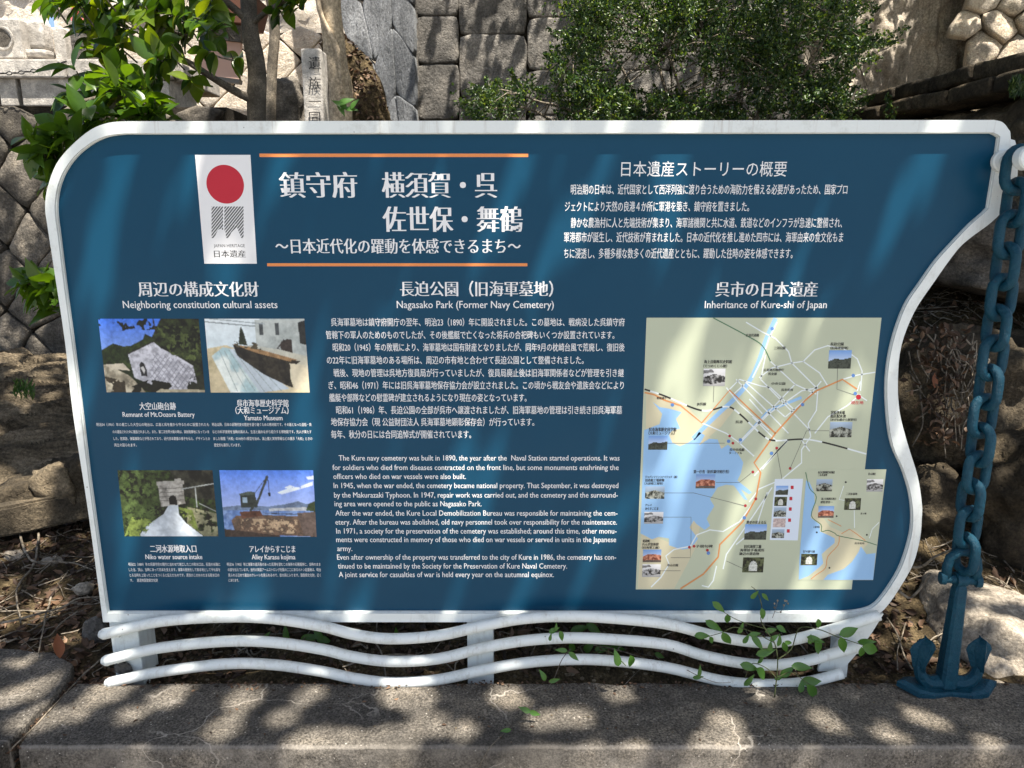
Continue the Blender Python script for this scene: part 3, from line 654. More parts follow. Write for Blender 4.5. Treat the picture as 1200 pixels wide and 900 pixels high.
rd = [[(320, 325), (480, 490)], [(345, 330), (470, 440)], [(360, 385), (400, 430)], [(395, 325), (545, 480)], [(425, 350), (500, 420)], [(300, 355), (330, 325), (395, 345), (425, 350)], [(310, 372), (345, 340)], [(290, 350), (330, 400), (420, 480)], [(410, 250), (395, 325)], [(445, 150), (420, 200), (400, 260), (370, 320)],
      [(330, 520), (420, 430), (520, 360), (570, 350)], [(215, 458), (290, 490), (325, 515), (375, 560)], [(350, 150), (400, 180), (440, 200), (480, 240), (490, 275)], [(390, 320), (430, 290), (490, 275)], [(490, 275), (525, 270), (560, 235), (600, 222), (650, 232), (690, 262), (705, 300), (700, 360)], [(525, 270), (575, 305), (600, 345)], [(490, 275), (545, 330), (570, 355)],
      [(425, 270), (500, 340), (565, 370)], [(500, 340), (400, 445), (330, 515)], [(570, 355), (565, 420), (540, 460), (548, 500)], [(645, 325), (690, 312), (745, 303)], [(470, 440), (540, 380), (580, 330)], [(548, 500), (520, 540), (520, 580), (460, 630), (390, 660), (360, 700)], [(560, 490), (600, 440), (660, 405), (700, 370)],
      [(480, 508), (375, 620)], [(400, 600), (450, 540), (480, 510)], [(520, 510), (545, 545)], [(180, 835), (200, 800), (240, 785), (280, 790), (330, 760), (375, 700)], [(180, 835), (130, 845), (105, 865), (115, 890), (90, 930), (60, 960)], [(430, 655), (370, 745), (290, 860), (280, 905)], [(415, 670), (380, 780), (320, 830)],
      [(260, 895), (250, 940), (235, 960), (215, 955)], [(370, 440), (445, 515)], [(690, 370), (720, 390)], [(700, 330), (690, 360)]]
lp = []
for r_ in rd: lp += ribbon(b3(r_), 1.5)
tag(layer('road_line', lp, .0022, 'map_road'), kind='stuff')
layer('rail_green', ribbon(b3([(250, 137), (350, 190), (400, 222), (425, 270)]), 1.3, 4), .0025, 'map_green')
rt = ribbon(b3([(40, 365), (70, 372), (100, 388), (150, 405), (215, 458), (300, 358), (440, 490)]), 1.8)+ribbon(b3([(440, 490), (375, 580), (395, 610), (380, 690), (340, 760), (270, 830), (265, 868), (220, 920), (150, 965)]), 1.9)+ribbon(b3([(440, 490), (530, 390), (565, 360), (645, 325), (690, 355)]), 1.9)
layer('route_line', rt, .0026, 'map_route')
rl = [(v.x, v.y) for v in crom([(*q, 0) for q in b3([(40, 355), (100, 375), (215, 420), (290, 408), (330, 430), (400, 495), (440, 512), (550, 510), (718, 553)])], 10)]
layer('rail_casing', ribbon(rl, 1.9), .0024, 'map_road'); dash = []
for i in range(0, len(rl)-4, 8): dash += ribbon(rl[i:i+5], 1.9)
tag(layer('railway_line', dash, .0028, 'black_print'), kind='stuff')
def discs(pts, r, n=14): return [[(x+r*math.cos(a), y+r*math.sin(a)) for a in np.linspace(0, 2*math.pi, n, False)] for x, y in pts]
each('place_marker', discs(b3([(300, 498), (310, 520), (444, 535), (371, 608), (485, 597), (380, 690), (348, 711), (177, 838), (191, 835), (232, 847)]), 1.7), .003, 'map_red')
each('here_marker', discs(b3([(694, 379)]), 3), .003, 'red_print')
each('route_shield', discs(b3([(430, 170), (125, 403), (523, 402), (678, 313), (684, 368), (333, 510), (428, 551), (297, 514), (345, 748), (235, 856)]), 2.1), .003, 'map_blue_mark')
ld = []
for r_ in ([(108, 520), (285, 520)], [(258, 640), (330, 640), (365, 612)], [(100, 672), (190, 672), (345, 711)], [(96, 746), (182, 746), (182, 830)], [(252, 345), (250, 395)], [(630, 292), (628, 355), (680, 372)], [(605, 482), (535, 482), (485, 597)], [(444, 540), (460, 630)], [(345, 905), (290, 880)], [(180, 840), (180, 870), (120, 870)], [(88, 910), (150, 910)]): ld += ribbon(b3(r_), .5)
tag(layer('leader_line', ld, .0031, 'grey_print'), kind='stuff')
# legend list
lst = link('legend_list', plate([s2(*q) for q in ((908, 561.3), (941, 561), (934.7, 633.3), (902, 632.7))], [], D-.0026*KP, D-.0011*KP), M['map_list'], mp)
# inset map
ins = link('inset_map', plate([s2(*q) for q in ((946.8, 550), (1038.6, 550), (1023, 679.6), (934.7, 679.6))], [], D-.0034*KP, D-.0011*KP), M['map_land'], mp)
b6 = lambda pts: [(890+x/7.5, 580+y/7.5) for x, y in pts]
each('sand_strip', [b6([(500, 80), (560, 200), (620, 280), (740, 330), (830, 300), (960, 420), (830, 560), (700, 690), (560, 745), (450, 745), (480, 670), (560, 600), (560, 480), (460, 340), (430, 240), (480, 120)])], .0037, 'map_sand', ins)
each('sea_area', [b6([(408, -130), (440, -110), (480, -20), (485, 80), (455, 170), (450, 200), (530, 260), (530, 320), (600, 350), (660, 380), (660, 420), (600, 470), (545, 520), (560, 600), (520, 640), (430, 710), (345, 745), (350, 560)]), b6([(890, 450), (940, 520), (1020, 510), (998, 745), (560, 745), (600, 700), (740, 650), (810, 590), (870, 500)])], .0039, 'map_sea', ins)
layer('rail_line', ribbon(b6([(405, -200), (440, -60), (500, 20), (455, 180), (540, 260), (545, 320), (600, 310), (660, 335), (700, 360), (900, 400), (1030, 440)]), 1.0, 4), .0041, 'map_green', ins)
layer('coast_road', ribbon(b6([(700, 360), (690, 440), (600, 540), (580, 640), (500, 700), (450, 740)]), .9, 3)+ribbon(b6([(720, 340), (790, 300), (850, 340), (930, 400)]), .9)+ribbon(b6([(600, 215), (720, 275)]), .8), .0041, 'map_route', ins)
layer('road_line', ribbon(b6([(740, -80), (700, 40), (830, 60), (835, 290)]), .9)+ribbon(b6([(965, 380), (990, 300), (1050, 240)]), .9), .0041, 'map_road', ins)
each('place_marker', discs(b6([(503, 328), (677, 186), (943, 350), (614, 640), (757, 112-0)]), 1.1)+discs([(991, 565)], 1.2), .0043, 'black_print', ins)
# thumbnails
def thumb(kind, seed):
    q = Pic(30, 22, seed); R = random.Random(seed)
    if kind == 'bw': q.grad(ALL, 'e4e4e4', '9a9a9a'); q.fill([(0, .5), (.5, .3), (1, .45), (1, .75), (.4, .9), (0, .85)], '2c2c2c', .6, 8, '8a8a8a'); q.fill([(0, .1), (.4, .05), (.5, .2), (0, .3)], '777777', .3)
    elif kind == 'brick': q.grad(ALL, '6c93c8', 'c6d4e6'); q.fill([(0, .55), (.3, .35), (.7, .38), (1, .45), (1, .85), (0, .9)], '8a4634', .5, 9, 'b0765e'); q.fill([(0, .85), (1, .8), (1, 1), (0, 1)], '5a4f48', .3)
    elif kind == 'sky': q.grad(ALL, '6d9ad6', 'd8e4ee'); q.fill([(0, .6), (.3, .45), (.6, .5), (1, .4), (1, 1), (0, 1)], '50584c', .6, 8, '222620')
    elif kind == 'arch': q.fill(ALL, '16190f', .6, 8, '4a5034'); q.fill([(.3, .9), (.32, .4), (.5, .2), (.68, .4), (.7, .9)], 'c2c4bd', .3)
    elif kind == 'pink': q.fill(ALL, 'b6a3a0', .2, 8, 'c9b8b2')
    else: q.grad(ALL, '9fb4cc', '6f7468'); q.fill([(0, .5), (.5, .3), (1, .5), (1, 1), (0, 1)], '2c3028', .7, 8, '8d9086')
    return q
tn = [('bw', 218, 292, 285, 345), ('sky', 602, 236, 671, 292), ('mix', 605, 455, 673, 502), ('sky', 50, 498, 108, 540), ('brick', 195, 615, 254, 658), ('mix', 40, 652, 99, 690), ('bw', 37, 730, 95, 766), ('brick', 33, 845, 89, 884), ('bw', 31, 890, 87, 929), ('sky', 345, 768, 412, 815), ('arch', 339, 869, 403, 915)]
for i, (k, a, b_, c, d_) in enumerate(tn):
    x0, y0 = b3([(a, b_)])[0]; x1, y1 = b3([(c, d_)])[0]; sk = (y1-y0)*(.04 if a < 300 else .075)
    link('thumbnail_photo', thumb(k, 200+i).mesh(((x0+1, y0), (x1+1, y0), (x1-sk+1, y1), (x0-sk+1, y1)), .0033), M['ink'], mp)
for i, (k, a, b_, c, d_) in enumerate([('sky', 442, 650, 480, 678), ('arch', 438, 684, 476, 712), ('mix', 436, 716, 474, 745), ('pink', 434, 750, 472, 777), ('mix', 430, 783, 468, 810)]):
    x0, y0 = b3([(a, b_)])[0]; x1, y1 = b3([(c, d_)])[0]
    link('thumbnail_photo', thumb(k, 300+i).mesh(((x0, y0), (x1, y0), (x1-.8, y1), (x0-.8, y1)), .0030), M['ink'], lst)
    layer('number_mark', [[(x1+2.6, y0), (x1+6, y0), (x1+6, y0+4), (x1+2.6, y0+4)]], .003, 'red_print', lst)
for i, (k, a, b_, c, d_) in enumerate([('mix', 566, 630, 615, 667), ('bw', 720, 630, 770, 668), ('arch', 652, 688, 702, 724), ('brick', 572, 712, 620, 748), ('arch', 519, 858, 569, 893)]):
    x0, y0 = b3([(a, b_)])[0]; x1, y1 = b3([(c, d_)])[0]
    link('thumbnail_photo', thumb(k, 400+i).mesh(((x0, y0), (x1, y0), (x1-1, y1), (x0-1, y1)), .0045), M['ink'], ins)
p = Print()
for t, x0, x1, y, h in (('海上自衛隊呉史料館', 222, 307, 271, 8), ('（てつのくじら館）', 220, 292, 284, 7), ('長迫公園', 608, 648, 217, 8), ('（旧海軍墓地）', 608, 662, 229, 7), ('宮原浄水場', 610, 652, 426, 8), ('低区配水池', 608, 655, 437, 8), ('（めがね橋から展望可）', 608, 688, 448, 6),
                     ('呉市海事歴史科学館', 53, 137, 478, 9), ('（大和ミュージアム）', 52, 132, 489, 8), ('第一庁舎（旧呉鎮守府庁舎）', 190, 298, 607, 8), ('ジャパンマリンユナイテッド（株）', 42, 140, 623, 6), ('旧造船工場建物', 43, 100, 633, 7), ('（大屋根工場等）', 40, 96, 643, 6), ('アレイ', 42, 62, 709, 6), ('からすこじま', 42, 82, 720, 7),
                     ('昭和町', 35, 57, 819, 7), ('れんが倉庫群', 33, 83, 829, 7), ('（旧海軍工廠）', 32, 85, 839, 6), ('歴史の見える丘', 352, 412, 762, 8), ('旧呉海軍工廠', 345, 397, 836, 8), ('海軍技手養成所', 332, 406, 847, 7), ('跡辺の建造物', 330, 390, 858, 7), ('二河公園', 436, 470, 229, 7), ('広島呉道路', 350, 390, 190, 7), ('広島地方検察庁', 404, 466, 296, 6.5), ('呉支部', 418, 444, 308, 6.5),
                     ('中央公園', 428, 470, 338, 6.5), ('呉市役所', 458, 494, 357, 6.5), ('呉港', 318, 340, 455, 7), ('JR呉線', 200, 228, 400, 7), ('呉中央桟橋', 300, 345, 540, 7), ('ターミナル', 298, 338, 550, 6), ('昭和通り', 78, 106, 382, 6), ('串山公園', 110, 142, 893, 6), ('子規句碑', 196, 248, 835, 7), ('本庄水源地堰堤水道施設', 570, 621, 609, 6), ('三永水源地', 570, 598, 617, 6), ('桂ヶ浜神社', 724, 746, 614, 6), ('二河水源地', 656, 690, 675, 6), ('海上自衛隊呉地方', 580, 626, 690, 6), ('総監部第一', 578, 615, 700, 6), ('音戸の瀬戸公園', 524, 560, 851, 6), ('上蒲刈島', 555, 575, 776, 5), ('呉市役所', 682, 712, 826, 5), ('灰ヶ峰', 700, 718, 735, 5)):
    (a, y0), (b_, _) = b3([(x0, y)])[0], b3([(x1, y)])[0]
    p.line(t, a, b_, y0, h/2.609*1.3, .03, 0, .0047)
p.build(M['black_print'], mp, 'place_name')
p = Print(); (a, y0), (b_, _) = b3([(671, 396)])[0], b3([(709, 396)])[0]; p.line('現在地', a, b_, y0, 4, .02, 0, .003); p.build(M['red_print'], mp, 'here_name')

# ------------------------------------------------------------------ ground: road, concrete ledge, slab, soil
link('road', pyd([(-60, -60, -.42), (60, -60, -.42), (60, 1.6, -.42), (-60, 1.6, -.42)], [(0, 1, 2, 3)]), M['road'], kind='structure')
link('ground', pyd([(-200, 1.6, -.45), (200, 1.6, -.45), (200, 250, -.45), (-200, 250, -.45)], [(0, 1, 2, 3)]), M['soil'], kind='structure')
YF, YB = 1.330, 1.545
g0 = G(15, 880); g1 = G(115, 775)
def xl(y): return g0.x + (g1.x-g0.x)*(y-g0.y)/(g1.y-g0.y)
V, F = [], []; nx, prof = 260, [(0, -.42), (0, -.2), (0, -.1), (0, -.05), (0, -.02), (.0015, -.007), (.006, -.0015), (.012, 0)] + [(.012+(YB-YF-.012)*k/16, 0) for k in range(1, 17)] + [(YB-YF+.003, -.01), (YB-YF+.004, -.08)]
for j, (dy, z) in enumerate(prof):
    y = YF+dy
    for i in range(nx+1):
        t = i/nx; x = xl(y)+(3.2-xl(y))*t + .006*noise.noise(Vector((0, y*25, 5)))*(1-t)
        q = Vector((x, y, z)); n_ = noise.fractal(q*9, 1, 2, 5)*.0022 + noise.fractal(q*45, 1, 2, 3)*.0007
        edge = noise.fractal(Vector((x*14, 1, 2)), 1, 2, 4)
        if j in (5, 6): z2 = z-.003*max(0, edge)
        else: z2 = z
        if j >= len(prof)-3: y2 = y+.006*edge
        else: y2 = y
        V.append((x, y2 + (n_ if z < -.01 else 0), z2 + (n_ if z >= -.01 else 0)))
for j in range(len(prof)-1):
    for i in range(nx): a = j*(nx+1)+i; F.append((a, a+1, a+nx+2, a+nx+1))
b = len(V); F.append(tuple(j*(nx+1) for j in range(len(prof)))[::-1])
link('concrete_ledge', rec(pyd(V, F)), M['concrete'], kind='structure', smooth=False)
# separate slab to the left of the gap
sp = [G(-190, 742, .012), G(10, 760, .012), G(60, 765, .012), G(85, 778, .012), G(78, 799, .012), G(46, 832, .012), G(4, 873, .012), G(-60, 940, .012), G(-300, 940, .012)]
V = []; F = []; N_ = len(sp); cen = sum(sp, Vector())/N_
rings = [(1, -.42), (1, -.02), (.997, -.004), (.985, 0)] + [(.985*(1-k/10), 0) for k in range(1, 10)]
dense = []
for i in range(N_):
    for k in range(10): dense.append(sp[i].lerp(sp[(i+1) % N_], k/10))
ND = len(dense)
for sc_, dz in rings:
    for i, p_ in enumerate(dense):
        q = cen.lerp(p_, sc_); e = noise.fractal(Vector((q.x*14, q.y*14, 1)), 1, 2, 4)
        q = q + (p_-cen).normalized()*e*(.006 if sc_ > .98 else 0); V.append((q.x, q.y, .012+dz+noise.fractal(q*12, 1, 2, 5)*.004*(sc_ < 1)))
for j in range(len(rings)-1):
    for i in range(ND): F.append((j*ND+i, j*ND+(i+1) % ND, (j+1)*ND+(i+1) % ND, (j+1)*ND+i))
F.append(tuple((len(rings)-1)*ND+i for i in range(ND)))
link('concrete_slab', rec(pyd(V, F)), M['concrete'], kind='structure')

def ss(a, b, x): t = min(max((x-a)/(b-a), 0), 1); return t*t*(3-2*t)
def lerp_tab(T, y):
    if y <= T[0][0]: return T[0][1]
    for (a, u), (b, v) in zip(T, T[1:]):
        if y <= b: return u+(v-u)*(y-a)/(b-a)
    return T[-1][1]
TL_ = [(1.3, -.06), (1.5, -.05), (1.7, -.01), (2.3, .01), (2.8, .03), (3.9, .12), (4.06, .2), (4.10, 1.5), (6, 1.6), (7.2, 1.9), (30, 2.5)]
TC_ = [(1.3, -.06), (1.5, -.04), (1.62, -.015), (1.9, .03), (2.4, .28), (3.2, .85), (4.2, 1.25), (6, 1.5), (30, 2.5)]
TR_ = [(1.3, -.06), (1.5, -.03), (1.62, -.01), (1.9, .02), (2.05, .06), (2.2, .15), (2.4, .36), (2.6, .60), (2.75, .74), (3.2, .92), (5, 1.35), (7, 1.6), (30, 2.5)]
def ground_z(x, y, fine=True):
    l = ss(-.55, -1.0, x); r = ss(.5, .95, x); z = lerp_tab(TC_, y)*(1-l)*(1-r) + lerp_tab(TL_, y)*l + lerp_tab(TR_, y)*r
    if fine:
        k = ss(1.5, 1.8, y)
        z += noise.fractal(Vector((x*2.2, y*2.2, 4)), 1, 2, 4)*.035*k + noise.fractal(Vector((x*11, y*11, 9)), 1, 2, 4)*.014*(.25+.75*k) + abs(noise.noise(Vector((x*26, y*26, 2))))*.007
    return z
ys = list(np.arange(1.336, 2.9, .016)) + list(np.arange(2.9, 4.4, .03)) + list(np.arange(4.4, 9, .15)) + [9, 12, 30]
xs = list(np.arange(-9, -3.2, .3)) + list(np.arange(-3.2, 3.2, .022)) + list(np.arange(3.2, 9.1, .3))
V = [(x, y, ground_z(x, y)-(.3 if y > 20 else 0)) for y in ys for x in xs]; nx = len(xs)
F = [(j*nx+i, j*nx+i+1, (j+1)*nx+i+1, (j+1)*nx+i) for j in range(len(ys)-1) for i in range(nx-1)]
link('soil_bank', pyd(V, F), M['soil'], kind='structure', smooth=True)

# ------------------------------------------------------------------ stone walls, one stone at a time
def stone_mesh(poly, O, U, W, N, gap, bulge, R, k=3, depth=.07, jag=.06, tilt=.0):
    """poly: (u,v) corners; a dressed stone with a slightly bulging rough front"""
    P = [Vector(q) for q in poly]; c = sum(P, Vector((0, 0)))/len(P); n = len(P); E_ = []
    size = sum((p_-c).length for p_ in P)/n
    for i in range(n):
        for j in range(k):
            q = P[i].lerp(P[(i+1) % n], j/k)
            if j == 0: q = q.lerp((P[i-1]+P[(i+1) % n])/2, .07)
            q = q+(c-q).normalized()*gap; q = q + Vector((R.uniform(-1, 1), R.uniform(-1, 1)))*size*jag*.5; E_.append(q)
    m_ = len(E_); V = []; F = []
    sx = R.uniform(-tilt, tilt); sy = R.uniform(-tilt, tilt); pr = R.uniform(-.3, .3)*bulge; so_ = Vector((R.random()*50, R.random()*50, 0)); fr = 1.3/size
    for s_, d in ((1, -depth), (1, -.5*bulge), (.955, .15*bulge), (.82, .5*bulge), (.6, bulge*.75), (.36, bulge*.9), (.15, bulge)):
        for q in E_:
            p_ = c.lerp(q, s_); h = d
            if d > -depth: h += (p_.x-c.x)*sx+(p_.y-c.y)*sy + pr + noise.fractal(Vector((p_.x*fr, p_.y*fr, 0))+so_, 1, 2, 4)*bulge*.8
            V.append(O+U*p_.x+W*p_.y+N*h)
    NRG = 7
    for r_ in range(NRG-1):
        for i in range(m_): j = (i+1) % m_; F.append((r_*m_+i, r_*m_+j, (r_+1)*m_+j, (r_+1)*m_+i))
    V.append(O+U*c.x+W*c.y+N*(bulge+pr))
    for i in range(m_): F.append(((NRG-1)*m_+i, (NRG-1)*m_+(i+1) % m_, len(V)-1))
    me = rec(pyd(V, F)); me.polygons.foreach_set('use_smooth', [True]*len(me.polygons)); return me
def wall(name, label, cells, O, U, W, mat, gap=.006, bulge=.02, seed=1, u0=0, u1=1, v0=0, v1=1, depth=.3, jag=.06, smooth=False, tilt=.0, cat='stone wall', k=3, jointmat=None, piece='stone'):
    R = random.Random(seed); O, U, W = Vector(O), Vector(U).normalized(), Vector(W).normalized(); N = U.cross(W).normalized()
    if N.y > 0: N = -N
    w = empty(name, O, label=label, cat=cat)
    c = O + U*(u0+u1)/2 + W*(v0+v1)/2 - N*(depth/2+.035)
    V = [O+U*a+W*b_+N*d for d in (-.035, -.035-depth) for a, b_ in ((u0, v0), (u1, v0), (u1, v1), (u0, v1))]
    link('core', rec(pyd(V, [(0, 1, 2, 3), (4, 5, 6, 7), (0, 1, 5, 4), (1, 2, 6, 5), (2, 3, 7, 6), (3, 0, 4, 7)])), jointmat or M['back_dark'], w)
    for cl in cells: link(piece, stone_mesh(cl, O, U, W, N, gap, bulge, R, k, jag=jag, tilt=tilt), mat, w, smooth=smooth)
    return w
def diamonds(u0, u1, v0, v1, s, R, j=.12):
    """courses laid on the diagonal"""
    pt = {}
    def P(a, b):
        if (a, b) not in pt: pt[(a, b)] = (u0+(a+b)*s*.62+R.uniform(-j, j)*s, v0+(a-b)*s*.62+R.uniform(-j, j)*s)
        return pt[(a, b)]
    out = []
    for a in range(-60, 90):
        for b in range(-60, 90):
            c = (u0+(a+b+1)*s*.62, v0+(a-b)*s*.62)
            if u0 <= c[0] <= u1 and v0 <= c[1] <= v1:
                q = [P(a, b), P(a+1, b), P(a+1, b+1), P(a, b+1)]; q = [(min(max(x, u0-.1), u1+.1), min(max(y, v0), v1)) for x, y in q]
                if abs(sum(q[i-1][0]*q[i][1]-q[i][0]*q[i-1][1] for i in range(4))) > s*s*.25: out.append(q)
    return out
def bond(u0, u1, v0, v1, hw, ww, R, j=.15):
    out = []; v = v0; r = 0
    while v < v1-.01:
        h = min(hw*R.uniform(1-j, 1+j), v1-v); u = u0 - R.uniform(0, 1)*ww
        while u < u1:
            w = ww*R.uniform(1-2*j, 1+2*j); a, b = max(u, u0), min(u+w, u1)
            if b-a > .2*ww: out.append([(a, v), (b, v), (b, v+h), (a, v+h)])
            u += w
        v += h; r += 1
    return out
def rubble(u0, u1, v0, v1, s, R, j=.3):
    """irregular polygons around jittered hexagon corners"""
    pt = {}
    def P(kx, ky):
        key = (round(kx*4), round(ky*4))
        if key not in pt: pt[key] = (kx*s+R.uniform(-j, j)*s*.6, ky*s+R.uniform(-j, j)*s*.6)
        return pt[key]
    out = []; r = .58; row = 0; y = v0/s
    while y*s < v1:
        x = u0/s + (.5 if row % 2 else 0)
        while x*s < u1:
            out.append([P(x+r*math.sin(a*math.pi/3)*1.0, y+r*math.cos(a*math.pi/3)) for a in range(6)][::-1]); x += 1
        y += .87; row += 1
    return out

# left retaining wall of diagonal stones, 4 m away
LW = 4.0; zt = S(40, 122, LW).z
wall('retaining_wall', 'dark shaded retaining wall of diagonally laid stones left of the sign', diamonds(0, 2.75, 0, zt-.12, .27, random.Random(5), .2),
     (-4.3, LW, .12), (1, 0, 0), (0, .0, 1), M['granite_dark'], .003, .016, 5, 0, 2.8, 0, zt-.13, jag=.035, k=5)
# far sunlit wall seen through the leafy tree
FWY = 6.0
wall('sunlit_wall', 'bright cream retaining wall with fine diamond joints behind the leafy tree', diamonds(0, 3.2, 0, 1.0, .30, random.Random(9), .03),
     (-4.6, FWY, S(240, 150, FWY).z-.25), (1, 0, 0), (0, 0, 1), M['cream'], .004, .004, 6, 0, 3.2, 0, .95+0, jag=.015, tilt=.02)
# grey block wall behind the middle
cells = []; R = random.Random(14); us = [0, .30, .78, 1.3, 1.8, 2.3, 2.7]
for i in range(6):
    v = 0 if i % 2 == 0 else -.1
    while v < 3.0:
        h = R.uniform(.27, .42); cells.append([(us[i], v), (us[i+1], v), (us[i+1]+R.uniform(-.01, .01), v+h), (us[i], v+h)]); v += h
M['granite_mossy'] = stone_mat('dark_mossy_block_stone', g(.07, .06), g(.16, .07), g(.29, .1), 5, .006)
M['granite_blue'] = stone_mat('blue_grey_stone', g(.10, -.05), g(.19, -.04), g(.34, -.03), 6, .005, .2, None, 3)
wall('block_wall', 'dark shaded wall of big rough blocks with black joints left of the bush', cells,
     (S(488, 150, 5.4).x, 5.4, S(570, 150, 5.4).z-.9), (1, -.02, 0), (0, .06, 1), M['granite_mossy'], .0022, .006, 13, 0, 2.4, -.1, 3.0, jag=.03, k=6, tilt=.04)
R = random.Random(40); pt = {}
def sw(i, j):
    if (i, j) not in pt:
        v = j*.34+(i % 2)*.17+R.uniform(-.07, .07); w_ = .22+.20*v; pt[(i, j)] = (w_*(i/3)+R.uniform(-.02, .02)*(0 < i < 3), v)
    return pt[(i, j)]
cells = [[sw(i, j), sw(i+1, j), sw(i+1, j+1), sw(i, j+1)] for i in range(3) for j in range(0, 9)]
cells = [[(-x, y) for x, y in c][::-1] for c in cells]
wall('corner_wall', 'blue-grey side face of the stone wall corner, slanting away left of the block wall', cells,
     (S(489, 150, 5.4).x-.004, 5.37, S(570, 150, 5.4).z-.9), (1, -.25, 0), (0, .05, 1), M['granite_blue'], .0008, .003, 44, -.22, 0, 0, 3.0, jag=.02, k=5, tilt=.06, jointmat=M['granite_mossy'])
# eroded wall on the right: a thick noisy sheet
def sheet(x0, x1, z0, z1, y, nx, nz, fn, thick=.3):
    V = []; F = []
    for j in range(nz+1):
        for i in range(nx+1):
            x = x0+(x1-x0)*i/nx; z = z0+(z1-z0)*j/nz; V.append((x, y-fn(x, z), z))
    for j in range(nz):
        for i in range(nx): a = j*(nx+1)+i; F.append((a, a+1, a+nx+2, a+nx+1))
    b = len(V); V += [(x0, y+thick, z0), (x1, y+thick, z0), (x1, y+thick, z1), (x0, y+thick, z1)]; F.append((b+3, b+2, b+1, b))
    q = nz*(nx+1); lf = [j*(nx+1) for j in range(nz+1)]; rt_ = [j*(nx+1)+nx for j in range(nz+1)]
    F += [tuple(lf+[b+3, b]), tuple(rt_[::-1]+[b+1, b+2]), tuple([q+i for i in range(nx+1)]+[b+2, b+3]), tuple(list(range(nx+1))[::-1]+[b, b+1])]
    return pyd(V, F)
def ero(x, z):
    p_ = Vector((x*2.6, 0, z*1.3)); return noise.fractal(p_*1.4, 1, 2, 6)*.09 + abs(noise.noise(Vector((x*9, 3, z*4))))*.05 + noise.fractal(Vector((x*22, 1, z*14)), 1, 2, 3)*.014
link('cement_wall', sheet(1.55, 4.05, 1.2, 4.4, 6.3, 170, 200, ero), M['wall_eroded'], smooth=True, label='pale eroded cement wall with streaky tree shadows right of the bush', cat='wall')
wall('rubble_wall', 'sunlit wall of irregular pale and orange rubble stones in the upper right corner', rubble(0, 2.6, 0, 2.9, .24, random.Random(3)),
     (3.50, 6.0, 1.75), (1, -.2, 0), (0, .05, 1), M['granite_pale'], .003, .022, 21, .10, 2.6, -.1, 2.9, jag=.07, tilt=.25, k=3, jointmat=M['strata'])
def crm(x, z): return noise.fractal(Vector((x*2, 7, z*2)), 1, 2, 5)*.12 + abs(noise.noise(Vector((x*7, 3, z*7))))*.05
link('plaster_wall', sheet(-9, 3.5, 1.0, 5.5, 7.6, 200, 90, crm), M['cream'], smooth=True, label='bright rough cream wall far behind the left trees', cat='wall')

# ------------------------------------------------------------------ left foreground: kerb, stones, layered rock
def beam(px0, py0, px1, py1, ph, Y, dep, mat, name, bev=.008, **k):
    a, b_ = S(px0, py0, Y), S(px1, py1, Y+.25); hgt = (S(px0, py0, Y)-S(px0, py0+ph, Y)).z
    bm = bmesh.new(); bmesh.ops.create_cube(bm, size=1); L = (b_-a).length
    bmesh.ops.scale(bm, vec=(L, dep, hgt), verts=bm.verts); bmesh.ops.bevel(bm, geom=bm.edges[:], offset=bev, segments=2, affect='EDGES')
    bmesh.ops.subdivide_edges(bm, edges=[e for e in bm.edges if e.calc_length() > .2], cuts=14, use_grid_fill=True)
    for v in bm.verts: v.co += Vector((1, 1, 1))*0 + Vector(noise.noise_vector(v.co*9+Vector((L, 0, 0))))*.008
    d = (b_-a).normalized(); M_ = Matrix((d, Vector((-d.y, d.x, 0)).normalized(), d.cross(Vector((-d.y, d.x, 0)).normalized()))).transposed()
    bmesh.ops.transform(bm, matrix=M_.to_4x4(), verts=bm.verts); bmesh.ops.translate(bm, vec=(a+b_)/2+Vector((0, dep/2, -hgt/2)), verts=bm.verts)
    me = bpy.data.meshes.new('m'); bm.to_mesh(me); bm.free(); return link(name, me, mat, **k)
M['old_kerb'] = stone_mat('mossy_old_concrete', g(.035, .2), g(.08, .24), g(.17, .26), 9, .004, .1)
beam(-120, 617, 112, 572, 36, 2.13, .16, M['old_kerb'], 'concrete_kerb', label='rough old concrete kerb lying across the soil left of the sign', cat='kerb')
link('rock', rock(S(22, 588, 2.36), (.095, .07, .085), 31, .2, 4, (0, -.2, .1), box_=.5), M['black_rock'], smooth=True, label='dark squared stone behind the concrete kerb at the far left', cat='rock')
link('rock', rock(S(68, 570, 2.38), (.085, .07, .085), 32, .2, 4, (0, -.2, .1), box_=.55), M['strata'], smooth=True, label='sunlit pinkish squared stone behind the concrete kerb beside the sign edge', cat='rock')
link('rock', rock(S(108, 552, 2.42), (.07, .08, .085), 33, .2, 4, (0, -.2, .1), box_=.4), M['black_rock'], smooth=True, label='dark stone behind the kerb, half hidden by the sign frame', cat='rock')
# layered rock face sloping up behind
V, F = [], []; nu, nv = 230, 230
for j in range(nv+1):
    for i in range(nu+1):
        x = -4.2+3.2*i/nu; y = 2.5+1.42*j/nv
        sx_ = (y-2.5)*.9 - (x+2)*.36
        z = .02 + lerp_tab([(2.5, .0), (2.6, .07), (2.85, .20), (3.3, .30), (3.9, .34)], y)
        w_ = noise.fractal(Vector((x*1.1, y*1.4, 3)), 1, 2, 4)*.12
        rdg = (sx_+w_*.8)*8.5; kk = rdg % 1; z += (kk**.6-.5)*.12*(.6+.8*abs(noise.noise(Vector((x*1.5, rdg//1, 1))))) + noise.fractal(Vector((x*1.6, (sx_+w_)*30, 0)), 1, 2, 5)*.035 + noise.fractal(Vector((x*5, (sx_+w_)*80, 1)), 1, 2, 4)*.016
        V.append((x, y, z + .10*ss(-1.6, -2.2, x)*0))
for j in range(nv):
    for i in range(nu): a = j*(nu+1)+i; F.append((a, a+1, a+nu+2, a+nu+1))
